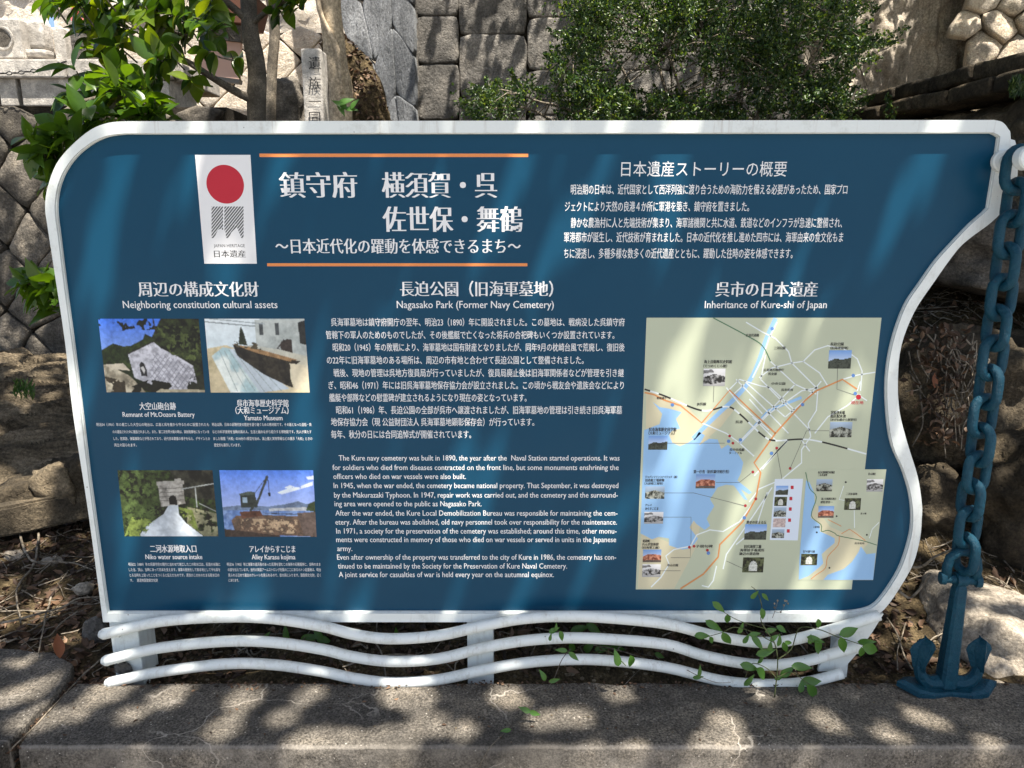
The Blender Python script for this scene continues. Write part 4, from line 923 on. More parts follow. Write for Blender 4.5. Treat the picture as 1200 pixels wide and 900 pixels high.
n_ = len(V); per = list(range(nu+1)); V += [(V[i][0], 2.52, -.2) for i in per]
for i in range(nu): F.append((n_+i, n_+i+1, i+1, i))
link('layered_rock', pyd(V, F), M['ridged'], smooth=True, label='broad ridged brown rock with root-like layers below the diagonal stone wall', cat='rock')
link('rock', rock(S(112, 742, 1.74), (.030, .028, .044), 41, .2, 4), M['granite_grey'], smooth=True, label='small rounded grey stone against the left post of the sign', cat='stone')
for i, (x, y, Y, s_, mt, lb) in enumerate([(98, 690, 1.95, .022, 'boulder', 'small pale stone in the leaf litter left of the sign frame'), (62, 660, 2.15, .03, 'boulder', 'mossy yellowish stone in the soil below the kerb, nearer the sign'), (20, 655, 2.2, .035, 'boulder', 'mossy yellowish stone in the soil below the kerb at the far left')]):
    link('rock', rock(S(x, y, Y), (s_*1.4, s_, s_*.8), 50+i, .25, 3), M[mt], smooth=True, label=lb, cat='stone', group='small stones in the soil left of the sign')

# ------------------------------------------------------------------ right side: boulders, cut stones and the stepped coping
RK = [
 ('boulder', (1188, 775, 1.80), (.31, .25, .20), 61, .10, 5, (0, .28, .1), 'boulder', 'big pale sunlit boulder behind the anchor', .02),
 ('rock', (1222, 838, 1.53), (.15, .12, .05), 71, .1, 4, (.1, .2, .3), 'boulder', 'low pale rock lapping over the ledge at the lower right edge of the boulder', .0),
 ('rock', (1062, 706, 1.98), (.075, .07, .05), 62, .2, 4, (0, 0, .3), 'granite_grey', 'fist sized grey stone between the sign edge and the pale boulder', 0),
 ('rock', (1030, 748, 1.85), (.06, .05, .045), 63, .2, 4, (0, 0, .3), 'black_rock', 'dark stone behind the lower right corner of the sign', 0),
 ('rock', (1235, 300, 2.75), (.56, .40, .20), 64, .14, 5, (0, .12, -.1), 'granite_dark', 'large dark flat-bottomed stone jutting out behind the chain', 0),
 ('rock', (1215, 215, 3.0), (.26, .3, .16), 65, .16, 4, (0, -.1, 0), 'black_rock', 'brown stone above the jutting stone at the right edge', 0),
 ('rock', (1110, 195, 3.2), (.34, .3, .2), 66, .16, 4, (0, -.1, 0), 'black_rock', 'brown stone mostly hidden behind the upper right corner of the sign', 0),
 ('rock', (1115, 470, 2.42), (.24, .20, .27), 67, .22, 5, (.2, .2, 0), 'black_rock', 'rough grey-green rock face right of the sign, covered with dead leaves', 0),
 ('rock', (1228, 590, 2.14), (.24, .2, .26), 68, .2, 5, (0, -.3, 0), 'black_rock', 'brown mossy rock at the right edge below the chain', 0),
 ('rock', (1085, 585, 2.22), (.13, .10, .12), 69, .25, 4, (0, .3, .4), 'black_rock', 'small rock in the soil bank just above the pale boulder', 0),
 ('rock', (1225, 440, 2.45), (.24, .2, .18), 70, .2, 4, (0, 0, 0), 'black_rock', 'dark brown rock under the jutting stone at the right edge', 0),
]
for nm, (x, y, Y), dm, sd, am, sb, rt_, mt, lb, st_ in RK:
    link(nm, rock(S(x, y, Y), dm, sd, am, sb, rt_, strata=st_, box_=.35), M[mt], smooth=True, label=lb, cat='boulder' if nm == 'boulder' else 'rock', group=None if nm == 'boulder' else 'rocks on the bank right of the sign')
# ridge of split rock under the coping
V, F = [], []
a0 = S(1000, 150, 3.75); a1 = S(1290, 92, 2.35)
nu, nv = 120, 34
for j in range(nv+1):
    for i in range(nu+1):
        t = i/nu; s_ = j/nv; base = a0.lerp(a1, t)
        prof_z = lerp_tab([(0, -.4), (.15, -.28), (.4, -.12), (.62, -.05), (.75, -.01), (1, .04)], s_); out = lerp_tab([(0, .12), (.4, .05), (.62, .02), (.75, -.06), (1, -.3)], s_)
        n3 = noise.fractal(Vector((t*8, s_*3, 1)), 1, 2, 4); rg = noise.noise(Vector((t*3, prof_z*40+t*4, 5)))
        V.append(base + Vector((-out*.7, -out*.7, prof_z)) + Vector((-.7, -.7, .2))*(n3*.05+rg*.022))
for j in range(nv):
    for i in range(nu): a = j*(nu+1)+i; F.append((a, a+1, a+nu+2, a+nu+1))
link('rock_ledge', pyd(V, F), M['strata'], smooth=True, label='split layered rock ledge rising to the right under the dark coping stones', cat='rock')
cop = empty('coping_wall', a0, label='two dark courses of rounded stone blocks stepping up to the right behind the sign', cat='stone wall')
for row, (z0, z1, off, sd) in enumerate(((.0, .068, 0, 1), (.071, .135, .04, 2))):
    R = random.Random(80+sd); t = -.02 if row == 0 else .19
    while t < 1.05:
        w_ = R.uniform(.13, .19)*(1.1 if row else 1); q0 = a0.lerp(a1, t); q1 = a0.lerp(a1, t+w_-.012); t += w_
        d = (q1-q0); L = d.length; d.normalize(); sd_ = Vector((-d.y, d.x, 0)).normalized()
        bm = bmesh.new(); bmesh.ops.create_cube(bm, size=1); bmesh.ops.scale(bm, vec=(L, .24, z1-z0-.006), verts=bm.verts)
        bmesh.ops.bevel(bm, geom=bm.edges[:], offset=.018, segments=3, affect='EDGES', profile=.6); bmesh.ops.subdivide_edges(bm, edges=[e for e in bm.edges if e.calc_length() > .08], cuts=3, use_grid_fill=True)
        for v in bm.verts: v.co += Vector(noise.noise_vector(v.co*8+Vector((t*9, row, 0))))*.010
        w2 = d.cross(sd_); w2 = w2 if w2.z > 0 else -w2
        bmesh.ops.transform(bm, matrix=Matrix((d, sd_, w2)).transposed().to_4x4(), verts=bm.verts); bmesh.ops.translate(bm, vec=(q0+q1)/2+Vector((.02+off, .05+off, (z0+z1)/2)), verts=bm.verts)
        me = bpy.data.meshes.new('b'); bm.to_mesh(me); bm.free(); link('block', me, M['black_rock'], cop, smooth=True)

# ------------------------------------------------------------------ anchor and chain
ax = S(1173, 189, D-.012).x + .012; ay = D-.055
pegz = pg.z
def oval(c, L, Wd, d, ang, mb=None, seg=12, n=9):
    """chain link: stadium path of outer length L, outer width Wd, wire d, standing upright, turned by ang"""
    r = (Wd-d)/2; h = (L-d)/2-r; P = []
    for k in range(n+1): a = math.pi*k/n; P.append((r*math.cos(a), h+r*math.sin(a)))
    for k in range(n+1): a = math.pi+math.pi*k/n; P.append((r*math.cos(a), -h+r*math.sin(a)))
    u = Vector((math.cos(ang), math.sin(ang), 0)); return tube([Vector(c)+u*x+Vector((0, 0, z)) for x, z in P], d/2, seg, closed=True, mb=mb)
chain = empty('anchor_chain', (ax, ay, pegz), label='heavy blue painted chain hanging from the peg on the sign down to the anchor', cat='chain')
dw = .0205; ztop = pegz+.012
zbot = S(1125, 664, ay).z
inner_L = .0625; n_l = round((ztop-zbot)/inner_L); inner_L = (ztop-zbot)/n_l
for k in range(n_l):
    zc = ztop - inner_L*(k+.5)
    link('chain_link', oval((ax+.002*math.sin(k*2.1), ay+.002*math.cos(k*1.7), zc), inner_L+2*dw-.001, (.069 if k else .078), dw, (0 if k % 2 == 0 else math.pi/2)+.10+k*.012), M['blue_metal'], chain, smooth=True)
shx = ax+.0
anchor = empty('anchor', (ax, ay, 0), label='small blue painted anchor standing on its flukes at the foot of the chain', cat='anchor')
BM = M['blue_metal']
zs = S(1125, 679, ay).z
# shackle: a bow round the last link and a pin through it
bow = [(-.030, zs), (-.031, zs+.03), (-.027, zs+.052), (-.012, zs+.066), (0, zs+.069), (.012, zs+.066), (.027, zs+.052), (.031, zs+.03), (.030, zs)]
link('shackle', tube([Vector((ax+x*.98, ay-x*.2, z)) for x, z in bow], .0105, 12), BM, anchor, smooth=True)
link('shackle_pin', lathe((ax-.043, ay+.008, zs), Vector((.98, -.2, 0)).normalized(), [(0, .012), (.001, .0145), (.012, .0145), (.0125, .010), (.074, .010), (.0745, .0145), (.086, .0145), (.0865, .012)], 14), BM, anchor)
link('shank_eye', lathe((ax-.012, ay+.002, zs), (1, 0, 0), [(0, .017), (.024, .017)], 16), BM, anchor)
z0, z1 = .012, zs-.012
def prism(secs):
    V, F = [], []; k = len(secs[0])
    for s_ in secs: V += s_
    for i in range(len(secs)-1):
        for j in range(k): F.append((i*k+j, i*k+(j+1) % k, (i+1)*k+(j+1) % k, (i+1)*k+j))
    F += [tuple(range(k))[::-1], tuple((len(secs)-1)*k+j for j in range(k))]; return rec(pyd(V, F))
def octo(z, wx, wy, c=.32, dx=0): return [Vector((ax+dx+x*wx, ay+y*wy, z)) for x, y in ((1, -1+c), (1-c, -1), (-1+c, -1), (-1, -1+c), (-1, 1-c), (-1+c, 1), (1-c, 1), (1, 1-c))]
link('shank', prism([octo(z0, .0195, .019), octo(z0+.05, .0185, .018), octo(z1-.012, .0135, .0135), octo(z1, .010, .011)]), BM, anchor)
# crown: thick curved arm piece with flat pointed ends
def arm(sgn):
    # plan outline of the flat toe plate
    pts = [(0, -.026), (.045, -.036), (.082, -.034), (.118, -.004), (.085, .026), (.05, .034), (0, .026)]
    V, F = [], []; n = len(pts)
    for lay, (dz, sc_) in enumerate(((-.008, 1), (.004, 1), (.008, .86))):
        for x, y in pts: V.append(Vector((ax+sgn*(x if x == 0 else x*(sc_ if lay == 2 else 1)), ay+y*sc_, dz + .02*(x/.118)**2)))
    for l in range(2):
        for i in range(n): F.append((l*n+i, l*n+(i+1) % n, (l+1)*n+(i+1) % n, (l+1)*n+i))
    F += [tuple(range(n))[::-1], tuple(2*n+i for i in range(n))]; return rec(pyd(V, F))
for sgn in (-1, 1):
    link('crown_arm', arm(sgn), BM, anchor)
    # fluke: curved stalk and pointed oval palm with a centre rib
    path = [Vector((ax+sgn*.018, ay, .02)), Vector((ax+sgn*.045, ay-.004, .022)), Vector((ax+sgn*.064, ay-.004, .04)), Vector((ax+sgn*.070, ay-.002, .07)), Vector((ax+sgn*.071, ay, .10)), Vector((ax+sgn*.068, ay, .128))]
    P_ = crom(path, 4); nn = len(P_)
    link('fluke_stalk', tube(P_, [.018-.010*(i/(nn-1)) for i in range(nn)], 8), BM, anchor, smooth=False)
    prof_ = [(.052, .006), (.06, .013), (.075, .017), (.092, .021), (.104, .0245), (.116, .021), (.127, .012), (.136, .001)]
    V, F = [], []; cx = ax+sgn*.069
    for z, w_ in prof_:
        cz = sgn*.006*((z-.05)/.09); zz = z+.006
        for q_, dy in ((-1, .004), (-.5, -.002), (0, -.020), (.5, -.002), (1, .004), (0, .008)): V.append(Vector((cx-cz+q_*w_*1.25, ay-.006+dy, zz-abs(q_)*.004)))
    for i in range(len(prof_)-1):
        for j in range(6): F.append((i*6+j, i*6+(j+1) % 6, (i+1)*6+(j+1) % 6, (i+1)*6+j))
    F += [tuple(range(6)), tuple((len(prof_)-1)*6+j for j in range(6))]
    link('fluke', rec(pyd(V, F)), BM, anchor)

# ------------------------------------------------------------------ upper left: granite base, monument stones, small chain, marker post
MY = 4.02
def blk(px0, py0, px1, py1, Y, dep, bev=.006):
    a, b_ = S(px0, py0, Y), S(px1, py1, Y); return box(((a.x+b_.x)/2, Y+dep/2, (a.z+b_.z)/2), (b_.x-a.x, dep, a.z-b_.z), bev=bev)
base = empty('granite_base', S(40, 122, MY), label='cut granite plinth of blocks and slabs on top of the dark stone wall', cat='plinth')
GC = M['granite_cut']
for a in ((-110, 92, -52, 124), (-51, 92, -4, 124), (-3, 92, 22, 124), (23, 92, 84, 124), (85, 92, 140, 124), (141, 92, 200, 124)): link('block', blk(*a, MY, .34), GC, base)
for a in ((-110, 69, 76, 91), (77, 69, 205, 91)): link('slab', blk(*a, MY-.03, .6, .008), GC, base)
mon = empty('monument_panel', S(5, 68, MY+.05), label='square granite panel with a round carved emblem in the upper left corner', cat='monument')
link('panel', blk(-60, 22, 28, 68, MY+.05, .12), GC, mon)
c = S(3, 45, MY+.05)
rr = (S(15, 45, MY+.05)-c).x
link('emblem_ring', tube([c+Vector((math.cos(a)*rr, -.003, math.sin(a)*rr)) for a in np.linspace(0, 2*math.pi, 30, False)], .007, 6, closed=True), GC, mon)
link('emblem', poly_xz([[(c.x+rr*.85*math.cos(a)*(1-.35*max(0, math.sin(a*1.5))), c.z+rr*.85*math.sin(a)) for a in np.linspace(0, 2*math.pi, 30, False)]], MY+.047), M['granite_dark'], mon)
o = link('stone_lantern_block', rock(S(45, 42, MY+.16), (.062, .06, .085), 90, .05, 4, box_=.8), GC, smooth=True, label='rounded upright granite stone between the emblem panel and the small pillar', cat='stone')
o = link('foot_stone', rock(S(47, 64, MY+.12), (.07, .06, .022), 91, .05, 4, box_=.7), GC, smooth=True, label='low rounded granite foot stone beneath the rounded upright stone', cat='stone')
link('stone_pillar', blk(61, 33, 79, 71, MY+.12, .09), GC, label='small pinkish square granite pillar on the plinth', cat='pillar')
pil = link('grey_pillar', blk(80, 27, 106, 78, MY+.02, .1), M['granite_grey'], label='grey engraved granite pillar half hidden by leaves', cat='pillar')
p = Print(); V, F = text_mesh('海'); 
def engrave(chars, cx, ys, h, Y, par, mat):
    VV, FF = [], []
    for ch, yc in zip(chars, ys):
        V, F = text_mesh(ch, .01); b = len(VV); cc = S(cx, yc, Y); em = (S(cx, yc-h/2, Y)-S(cx, yc+h/2, Y)).z/.9
        for x, y in V: VV.append((cc.x+(x-.5)*em, Y-.0015, cc.z+(y-.375)*em))
        FF += [tuple(b+i for i in f) for f in F]
    return link('engraving', pyd(VV, FF), mat, par)
engrave('海', 91, [53], 11, MY+.02, pil, M['black_print'])
link('label_card', blk(56, 20, 64, 32, MY+.3, .004, 0), flat('blue_card', (.25, .4, .75, 1)), label='small blue card standing behind the granite stones', cat='card')
# blossoms behind
V = []; R = random.Random(4)
def leafquads(centers, dirs, L, Wd, fold=.25, rs=None):
    """folded leaves: 2 quads each around centers with growth direction dirs"""
    rs = rs or np.random.default_rng(1); n = len(centers); c = np.asarray(centers, float); d = np.asarray(dirs, float); d /= np.linalg.norm(d, axis=1)[:, None]+1e-9
    rnd = rs.normal(size=(n, 3)); s_ = np.cross(d, rnd); s_ /= np.linalg.norm(s_, axis=1)[:, None]+1e-9; nn_ = np.cross(d, s_)
    L = np.broadcast_to(np.asarray(L, float), (n,))[:, None]; Wd = np.broadcast_to(np.asarray(Wd, float), (n,))[:, None]
    b = c-d*L/2; t = c+d*L/2-nn_*L*.12; m1 = c-d*L*.08; f = nn_*Wd*fold
    q1 = np.stack([b, m1+s_*Wd/2+f, c+d*L*.22+s_*Wd*.40+f*.8, t], 1); q2 = np.stack([b, t, c+d*L*.22-s_*Wd*.40+f*.8, m1-s_*Wd/2+f], 1)
    # one island per leaf: 6 vertices
    V = np.stack([b, m1+s_*Wd/2+f, c+d*L*.22+s_*Wd*.40+f*.8, t, c+d*L*.22-s_*Wd*.40+f*.8, m1-s_*Wd/2+f], 1).reshape(-1, 3)
    i = np.arange(n)[:, None]*6; F = np.concatenate([i+np.array([[0, 1, 2, 3]]), i+np.array([[0, 3, 4, 5]])], 0)
    me = bpy.data.meshes.new('leaves'); me.vertices.add(len(V)); me.vertices.foreach_set('co', V.astype(np.float32).ravel()); me.loops.add(F.size); me.loops.foreach_set('vertex_index', F.astype(np.int32).ravel())
    me.polygons.add(len(F)); me.polygons.foreach_set('loop_start', np.arange(0, F.size, 4, dtype=np.int32)); me.update(calc_edges=True); return me
fl = empty('flower_bunch', S(98, 30, MY+.2), label='bunch of pink flowers behind the grey pillar at the upper left', cat='flowers')
cs = [S(R.uniform(84, 118), R.uniform(3, 34), MY+.1+R.uniform(0, .1)) for _ in range(60)]
link('blossom', leafquads([tuple(v) for v in cs], [(R.uniform(-1, 1), R.uniform(-1, .2), R.uniform(-1, 1)) for _ in cs], .03, .025), M['pink_petal'], fl, kind='stuff')
link('stems', leafquads([tuple(v+Vector((0, 0, -.06))) for v in cs], [(R.uniform(-.3, .3), 0, 1) for _ in cs], .12, .006), M['stem'], fl, kind='stuff')
ch = empty('hanging_chain', S(0, 88, MY-.06), label='thin black chain sagging in front of the granite plinth', cat='chain')
N_ = 20
for k in range(N_):
    x = -60+k*(142/N_); y = 86-((x-5)/75)**2*15*(1 if x > 5 else .3); c = S(x, y, MY-.07); a = .35 if x > 40 else .05
    mb = ([], [])
    r1, r2 = .014, .0075
    P = [c+Vector((math.cos(t)*r1*math.cos(a), (math.sin(t)*r2 if k % 2 else 0)-.001, (0 if k % 2 else math.sin(t)*r2)+math.cos(t)*r1*math.sin(a))) for t in np.linspace(0, 2*math.pi, 14, False)]
    link('chain_link', tube(P, .0028, 6, closed=True), M['dark_metal'], ch, smooth=True)
mp_ = empty('marker_post', S(367, 150, 3.3), label='square granite marker post with engraved characters standing above the sign', cat='post')
a, b_ = S(351.5, 56, 3.3), S(382, 190, 3.3)
sh = box(((a.x+b_.x)/2, 3.3+.06, (a.z+.3)/2), (b_.x-a.x, .11, a.z-.3), bev=.008)
link('shaft', sh, M['granite_cut'], mp_)
eg = engrave('遺族一同', 369, [74, 98, 119, 138], 15, 3.3, mp_, M['black_print'])
eg.location = eg.location + Vector((0, .0, 0))

# pink board with a dark base behind the leafy tree, and a brown eave above it
bd = empty('notice_board', S(258, 95, 5.6), label='tilted pinkish board on a dark frame behind the leafy tree', cat='board')
def pan(pts, Y, dep): return plate([s2(x, y, Y) for x, y in pts], [], Y, Y+dep)
link('board', pan([(234, 40), (282, 48), (280, 95), (232, 87)], 5.6, .04), M['pink_board'], bd)
link('frame_rail', pan([(228, 86), (281, 93), (280, 98), (228, 91)], 5.58, .06), M['dark_metal'], bd)
link('header', pan([(234, 26), (283, 30), (282, 49), (234, 44)], 5.57, .06), M['granite_grey'], bd)
link('eave', pan([(236, -8), (300, -4), (292, 27), (240, 24)], 5.5, .3), M['brown_board'], None, label='reddish brown timber eave at the top edge above the pink board', cat='eave')

# ------------------------------------------------------------------ trees
def limb(P, R, mat, par, name='branch', seg=10, wob=.25, n=5, **k):
    Q = crom(P, n); m_ = len(Q); L = [R[0]+(R[1]-R[0])*(i/(m_-1)) for i in range(m_)]
    Q = [q+Vector(noise.noise_vector(q*5))*min(r*.35, .05) for q, r in zip(Q, L)]
    return link(name, tube(Q, L, seg, wob=wob), mat, par, smooth=True, **k)
# the tan trunk; its crown spreads over the sign, out of the picture, and casts the dappled shade
big = empty('shade_tree', S(400, 150, 3.7), label='smooth tan trunk leaning beside the marker post, its crown shading the sign', cat='tree')
path = [S(400, 175, 3.7)+Vector((0, 0, -.3)), S(399, 115, 3.7), S(393, 60, 3.7), S(384, 0, 3.7), S(374, -80, 3.7), S(358, -260, 3.7), S(350, -560, 3.7), Vector((-1.0, 3.6, 4.3))]
limb(path, (.056, .045), M['bark_tan'], big, 'trunk', 16, .12, 8)
limb([S(401, 110, 3.66), S(396, 60, 3.64), S(374, 10, 3.64), S(368, -60, 3.64)], (.012, .012), M['bark_tan'], big, 'branch', 8)
topp = path[-1]
for tgt, r_ in (((-1.5, 2.5, 4.4), .07), ((.8, 2.2, 4.4), .08), ((2.4, 3.6, 4.4), .07), ((.3, 0.6, 4.4), .06), ((-.6, 5.5, 4.4), .06), ((3.6, 2.0, 4.4), .06)):
    t = Vector(tgt); limb([topp-Vector((0, 0, .5)), topp.lerp(t, .35)+Vector((0, 0, .5)), topp.lerp(t, .7)+Vector((0, 0, .4)), t], (r_*.7, .02), M['bark_tan'], big)
# where sun should reach the ground (metres on the ledge plane) and where it should not
HO = []
for px, py, r in ((200, 815, 17), (128, 810, 20), (160, 835, 13), (262, 853, 17), (287, 815, 16), (362, 815, 13), (330, 842, 12), (366, 875, 27), (350, 895, 20), (413, 868, 17), (462, 868, 23), (500, 850, 19), (483, 817, 22), (460, 812, 14), (543, 857, 14), (593, 812, 16), (633, 845, 13), (672, 840, 17), (726, 813, 14), (610, 892, 18), (650, 890, 20), (700, 888, 20),
                  (848, 870, 26), (850, 895, 30), (850, 845, 16), (965, 843, 13), (980, 852, 10), (895, 815, 12), (1042, 862, 13), (1075, 838, 12), (1095, 845, 12), (960, 885, 13), (750, 880, 12), (38, 812, 15), (10, 822, 15), (55, 800, 10), (25, 850, 13), (60, 838, 12), (90, 835, 12), (30, 895, 12), (160, 880, 8), (1160, 870, 10)):
    g_ = G(px, py); HO.append((g_.x, g_.y, r/850*(g_.y*math.cos(TILT)+H*math.sin(TILT)) *.98))
HO = np.array(HO); nrng = np.random.default_rng(5)
def fld(gx, gy, sc, seed, st=1.0):
    return np.array([noise.fractal(Vector((x*sc, y*sc*st, seed)), 1, 2, 2) for x, y in zip(gx, gy)])
NL = 170000
gx = nrng.uniform(-5.0, 5.5, NL); gy = nrng.uniform(.75, 8.0, NL)
n2_ = 62000; gx[:n2_] = nrng.uniform(-2.6, 2.6, n2_); gy[:n2_] = nrng.uniform(1.0, 3.2, n2_)
a_ = fld(gx, gy, 7.5, 3.3); b_2 = fld(gx, gy, 14, 8.1); c_ = fld(gx, gy, 1.3, 1.1)
lit = np.zeros(NL, bool)
zone = (gy < 1.58); d2 = np.full(NL, 9.0)
for hx, hy, hr in HO: d2 = np.minimum(d2, np.hypot(gx-hx, (gy-hy)*1.0)-hr*1.3)
lit |= zone & (d2 < .018); lit |= (gy < 1.19) & (fld(gx, gy, 2.5, 6.6) > -.15)
sg_ = (gy >= 1.58) & (gy < 2.05); lit |= sg_ & (fld(gx, gy, 13.5, 2.2, .75) > .06)      # light that reaches the sign face
md = (gy >= 2.05) & (gy < 4.0); lit |= md & ((a_ > .22))
lf = (gy >= 3.4) & (gx < -1.0); lit |= lf & (a_ > .0)
fb = (gy >= 4.35) & (gx < -1.35); lit |= fb & (b_2 > -.6); lit |= (gy >= 5.0) & (gx >= -1.35) & (gx < .9) & (b_2 > .02)
rb = (gy >= 5.2) & (gx > .9); lit |= rb & (b_2 > -.02)
ur = (gy >= 5.2) & (gx > 3.0); lit |= ur & (b_2 > -.45)
lit |= (gy >= 3.3) & (gy < 4.8) & (gx > -.85) & (gx < .15) & (a_ > -.55); lit |= (gy >= 3.3) & (gy < 5.2) & (gx >= .15) & (a_ > .10)         # over the bush
lit |= (gy > 1.56) & (gy < 2.2) & (gx > .98) & (gx < 2.2) & (b_2 > -.08)          # pale boulder
lit |= (gy > 1.6) & (gy < 2.4) & (gx < -1.15) & (a_ > .08)
lit |= (gy > 2.25) & (gy < 2.75) & (gx > -2.4) & (gx < -1.2) & (a_ > -.45)
kp = ~lit; gx, gy = gx[kp], gy[kp]; zc = nrng.uniform(3.6, 4.9, len(gx))
pos = np.stack([gx+zc*SUN.x/SUN.z, gy+zc*SUN.y/SUN.z, zc], 1)
dirs = nrng.normal(size=pos.shape)*np.array([1, 1, .35])
link('crown', leafquads(pos, dirs, .075, .055, .15, nrng), M['canopy'], big, kind='stuff')

t2 = empty('tree', S(322, 150, 3.9), label='reddish brown thin stem between the leafy tree and the marker post', cat='tree')
limb([S(316, 175, 3.9), S(318, 90, 3.9), S(322, 40, 3.9), S(316, -20, 3.9), S(320, -120, 3.9)], (.03, .018), M['bark_brown'], t2, 'trunk', 12)
o = link('rock', rock(S(335, 125, 4.1), (.13, .12, .16), 95, .2, 4, box_=.4), M['granite_dark'], smooth=True, label='dark upright stone left of the marker post', cat='rock')
# litter covered slope with ivy between tan trunk and thick trunk
o_mound = link('leafy_mound', rock(S(424, 150, 4.7), (.19, .25, .50), 96, .22, 5, (0, -.22, 0)), M['soil'], smooth=True, label='leaf strewn brown mound between the tan trunk and the grey wall corner', cat='mound')

# the leafy tree at the left
cam_t = empty('leafy_tree', S(297, 160, 2.55), label='small tree with big glossy green leaves hanging around the upper left corner of the sign', cat='tree')
limb([S(300, 400, 2.55), S(300, 150, 2.55), S(301, 90, 2.55), S(293, 40, 2.55), S(290, -20, 2.55), S(285, -120, 2.55)], (.031, .025), M['bark_brown'], cam_t, 'trunk', 16, .15, 8)
limb([S(298, 118, 2.55), S(272, 104, 2.5), S(245, 88, 2.42), S(215, 70, 2.36), S(180, 60, 2.3)], (.014, .007), M['bark_brown'], cam_t)
limb([S(293, 30, 2.55), S(318, 10, 2.5), S(350, -5, 2.45)], (.010, .005), M['bark_brown'], cam_t)
limb([S(290, 25, 2.55), S(262, 0, 2.5), S(230, -30, 2.45)], (.014, .007), M['bark_brown'], cam_t)
limb([S(200, 75, 2.34), S(160, 95, 2.2), S(120, 112, 2.1), S(85, 120, 2.0)], (.008, .004), M['bark_brown'], cam_t)
limb([S(160, 95, 2.2), S(118, 140, 2.05), S(80, 185, 1.95), S(62, 215, 1.92)], (.007, .003), M['bark_brown'], cam_t)
limb([S(95, 230, 2.0), S(70, 290, 1.95), S(40, 330, 1.9)], (.005, .002), M['bark_brown'], cam_t)
limb([S(118, 140, 2.05), S(105, 190, 2.02), S(95, 230, 2.0)], (.006, .005), M['bark_brown'], cam_t)
# leaf shape shared by all
def leaf_mesh(L, Wd, curl, name='leaf', sk=.85):
    V, F = [], []; n = 7
    for i in range(n+1):
        t = i/n; w = Wd*math.sin(math.pi*t**sk)*.5*(1 if t < 1 else 0)*(1 if t < .8 else .92); z = -curl*L*t*t
        V += [(-w, L*t, z+w*.35), (0, L*t, z), (w, L*t, z+w*.35)]
    for i in range(n): a = i*3; F += [(a, a+1, a+4, a+3), (a+1, a+2, a+5, a+4)]
    me = pyd(V, F, name); me.polygons.foreach_set('use_smooth', [True]*len(me.polygons)); return me
LM = [leaf_mesh(.088, .047, .22), leaf_mesh(.076, .042, .4), leaf_mesh(.094, .046, .1)]
for m_ in LM: m_.materials.append(M['camellia'])
CL = []; R = random.Random(11)
def cluster(x0, y0, x1, y1, n, Y0, Y1):
    for _ in range(n): CL.append(S(R.uniform(x0, x1), R.uniform(y0, y1), R.uniform(Y0, Y1)))
cluster(95, -30, 215, 40, 16, 2.15, 2.5); cluster(105, 10, 250, 70, 20, 2.1, 2.5); cluster(120, 50, 235, 100, 12, 2.1, 2.5); cluster(195, -20, 270, 20, 6, 2.2, 2.5)
cluster(60, 85, 180, 140, 20, 1.9, 2.2); cluster(150, 110, 205, 145, 6, 2.0, 2.3); cluster(40, 150, 82, 168, 4, 1.85, 1.95); cluster(46, 175, 74, 225, 6, 1.85, 1.95); cluster(34, 170, 60, 190, 1, 1.85, 1.95); cluster(10, 298, 66, 345, 5, 1.82, 1.95); cluster(45, 330, 66, 360, 2, 1.85, 1.95)
cluster(322, -15, 352, 16, 3, 2.4, 2.5); cluster(262, 62, 272, 70, 1, 2.45, 2.5); cluster(60, -25, 110, 5, 4, 2.0, 2.2)
allL = []
for c in CL:
    ax_ = Vector((R.uniform(-1, .3), R.uniform(-.8, .3), R.uniform(-.35, .7))).normalized()
    for k in range(R.randint(7, 11)):
        a = k*2.4; s_ = ax_.orthogonal().normalized(); t_ = ax_.cross(s_)
        d = (s_*math.cos(a)+t_*math.sin(a))*R.uniform(.75, 1.1)+ax_*R.uniform(.15, .7)+Vector((0, 0, -.15)); d.normalize()
        base_ = c+ax_*(R.uniform(-.03, .02))
        up_ = (Vector((0, 0, 1))*.7+ax_*.6+Vector((R.uniform(-.4, .4), R.uniform(-.4, .4), 0))); z_ = (up_-d*up_.dot(d)).normalized(); x_ = d.cross(z_)
        allL.append((base_, Matrix((x_, d, z_)).transposed().to_4x4(), R.uniform(.5, 1.0), R.randrange(3)))
allL.sort(key=lambda t: t[0].y)
fv, ff = [], []
for i, (b_, m4, s_, k) in enumerate(allL):
    if i < 290:
        o = bpy.data.objects.new('leaf', LM[k]); COL.objects.link(o); o.parent = cam_t
        o.matrix_basis = Matrix.Translation(b_-Vector(cam_t.location)) @ m4 @ Matrix.Scale(s_, 4)
    else:
        T = Matrix.Translation(b_) @ m4 @ Matrix.Scale(s_, 4); o_ = len(fv)
        fv += [T @ v.co for v in LM[k].vertices]; ff += [tuple(o_+q for q in p_.vertices) for p_ in LM[k].polygons]
link('foliage', pyd(fv, ff), M['camellia'], cam_t, smooth=True, kind='stuff')
mb = ([], [])
for c in CL:
    ax_ = Vector((R.uniform(-.5, .5), .6, R.uniform(-.6, .2))); tube([c+ax_*.10, c+ax_*.05+Vector((0, 0, -.004)), c-ax_*.02], [.0028, .0024, .0016], 5, mb=mb)
link('twigs', pyd(*mb), M['bark_brown'], cam_t, kind='stuff')

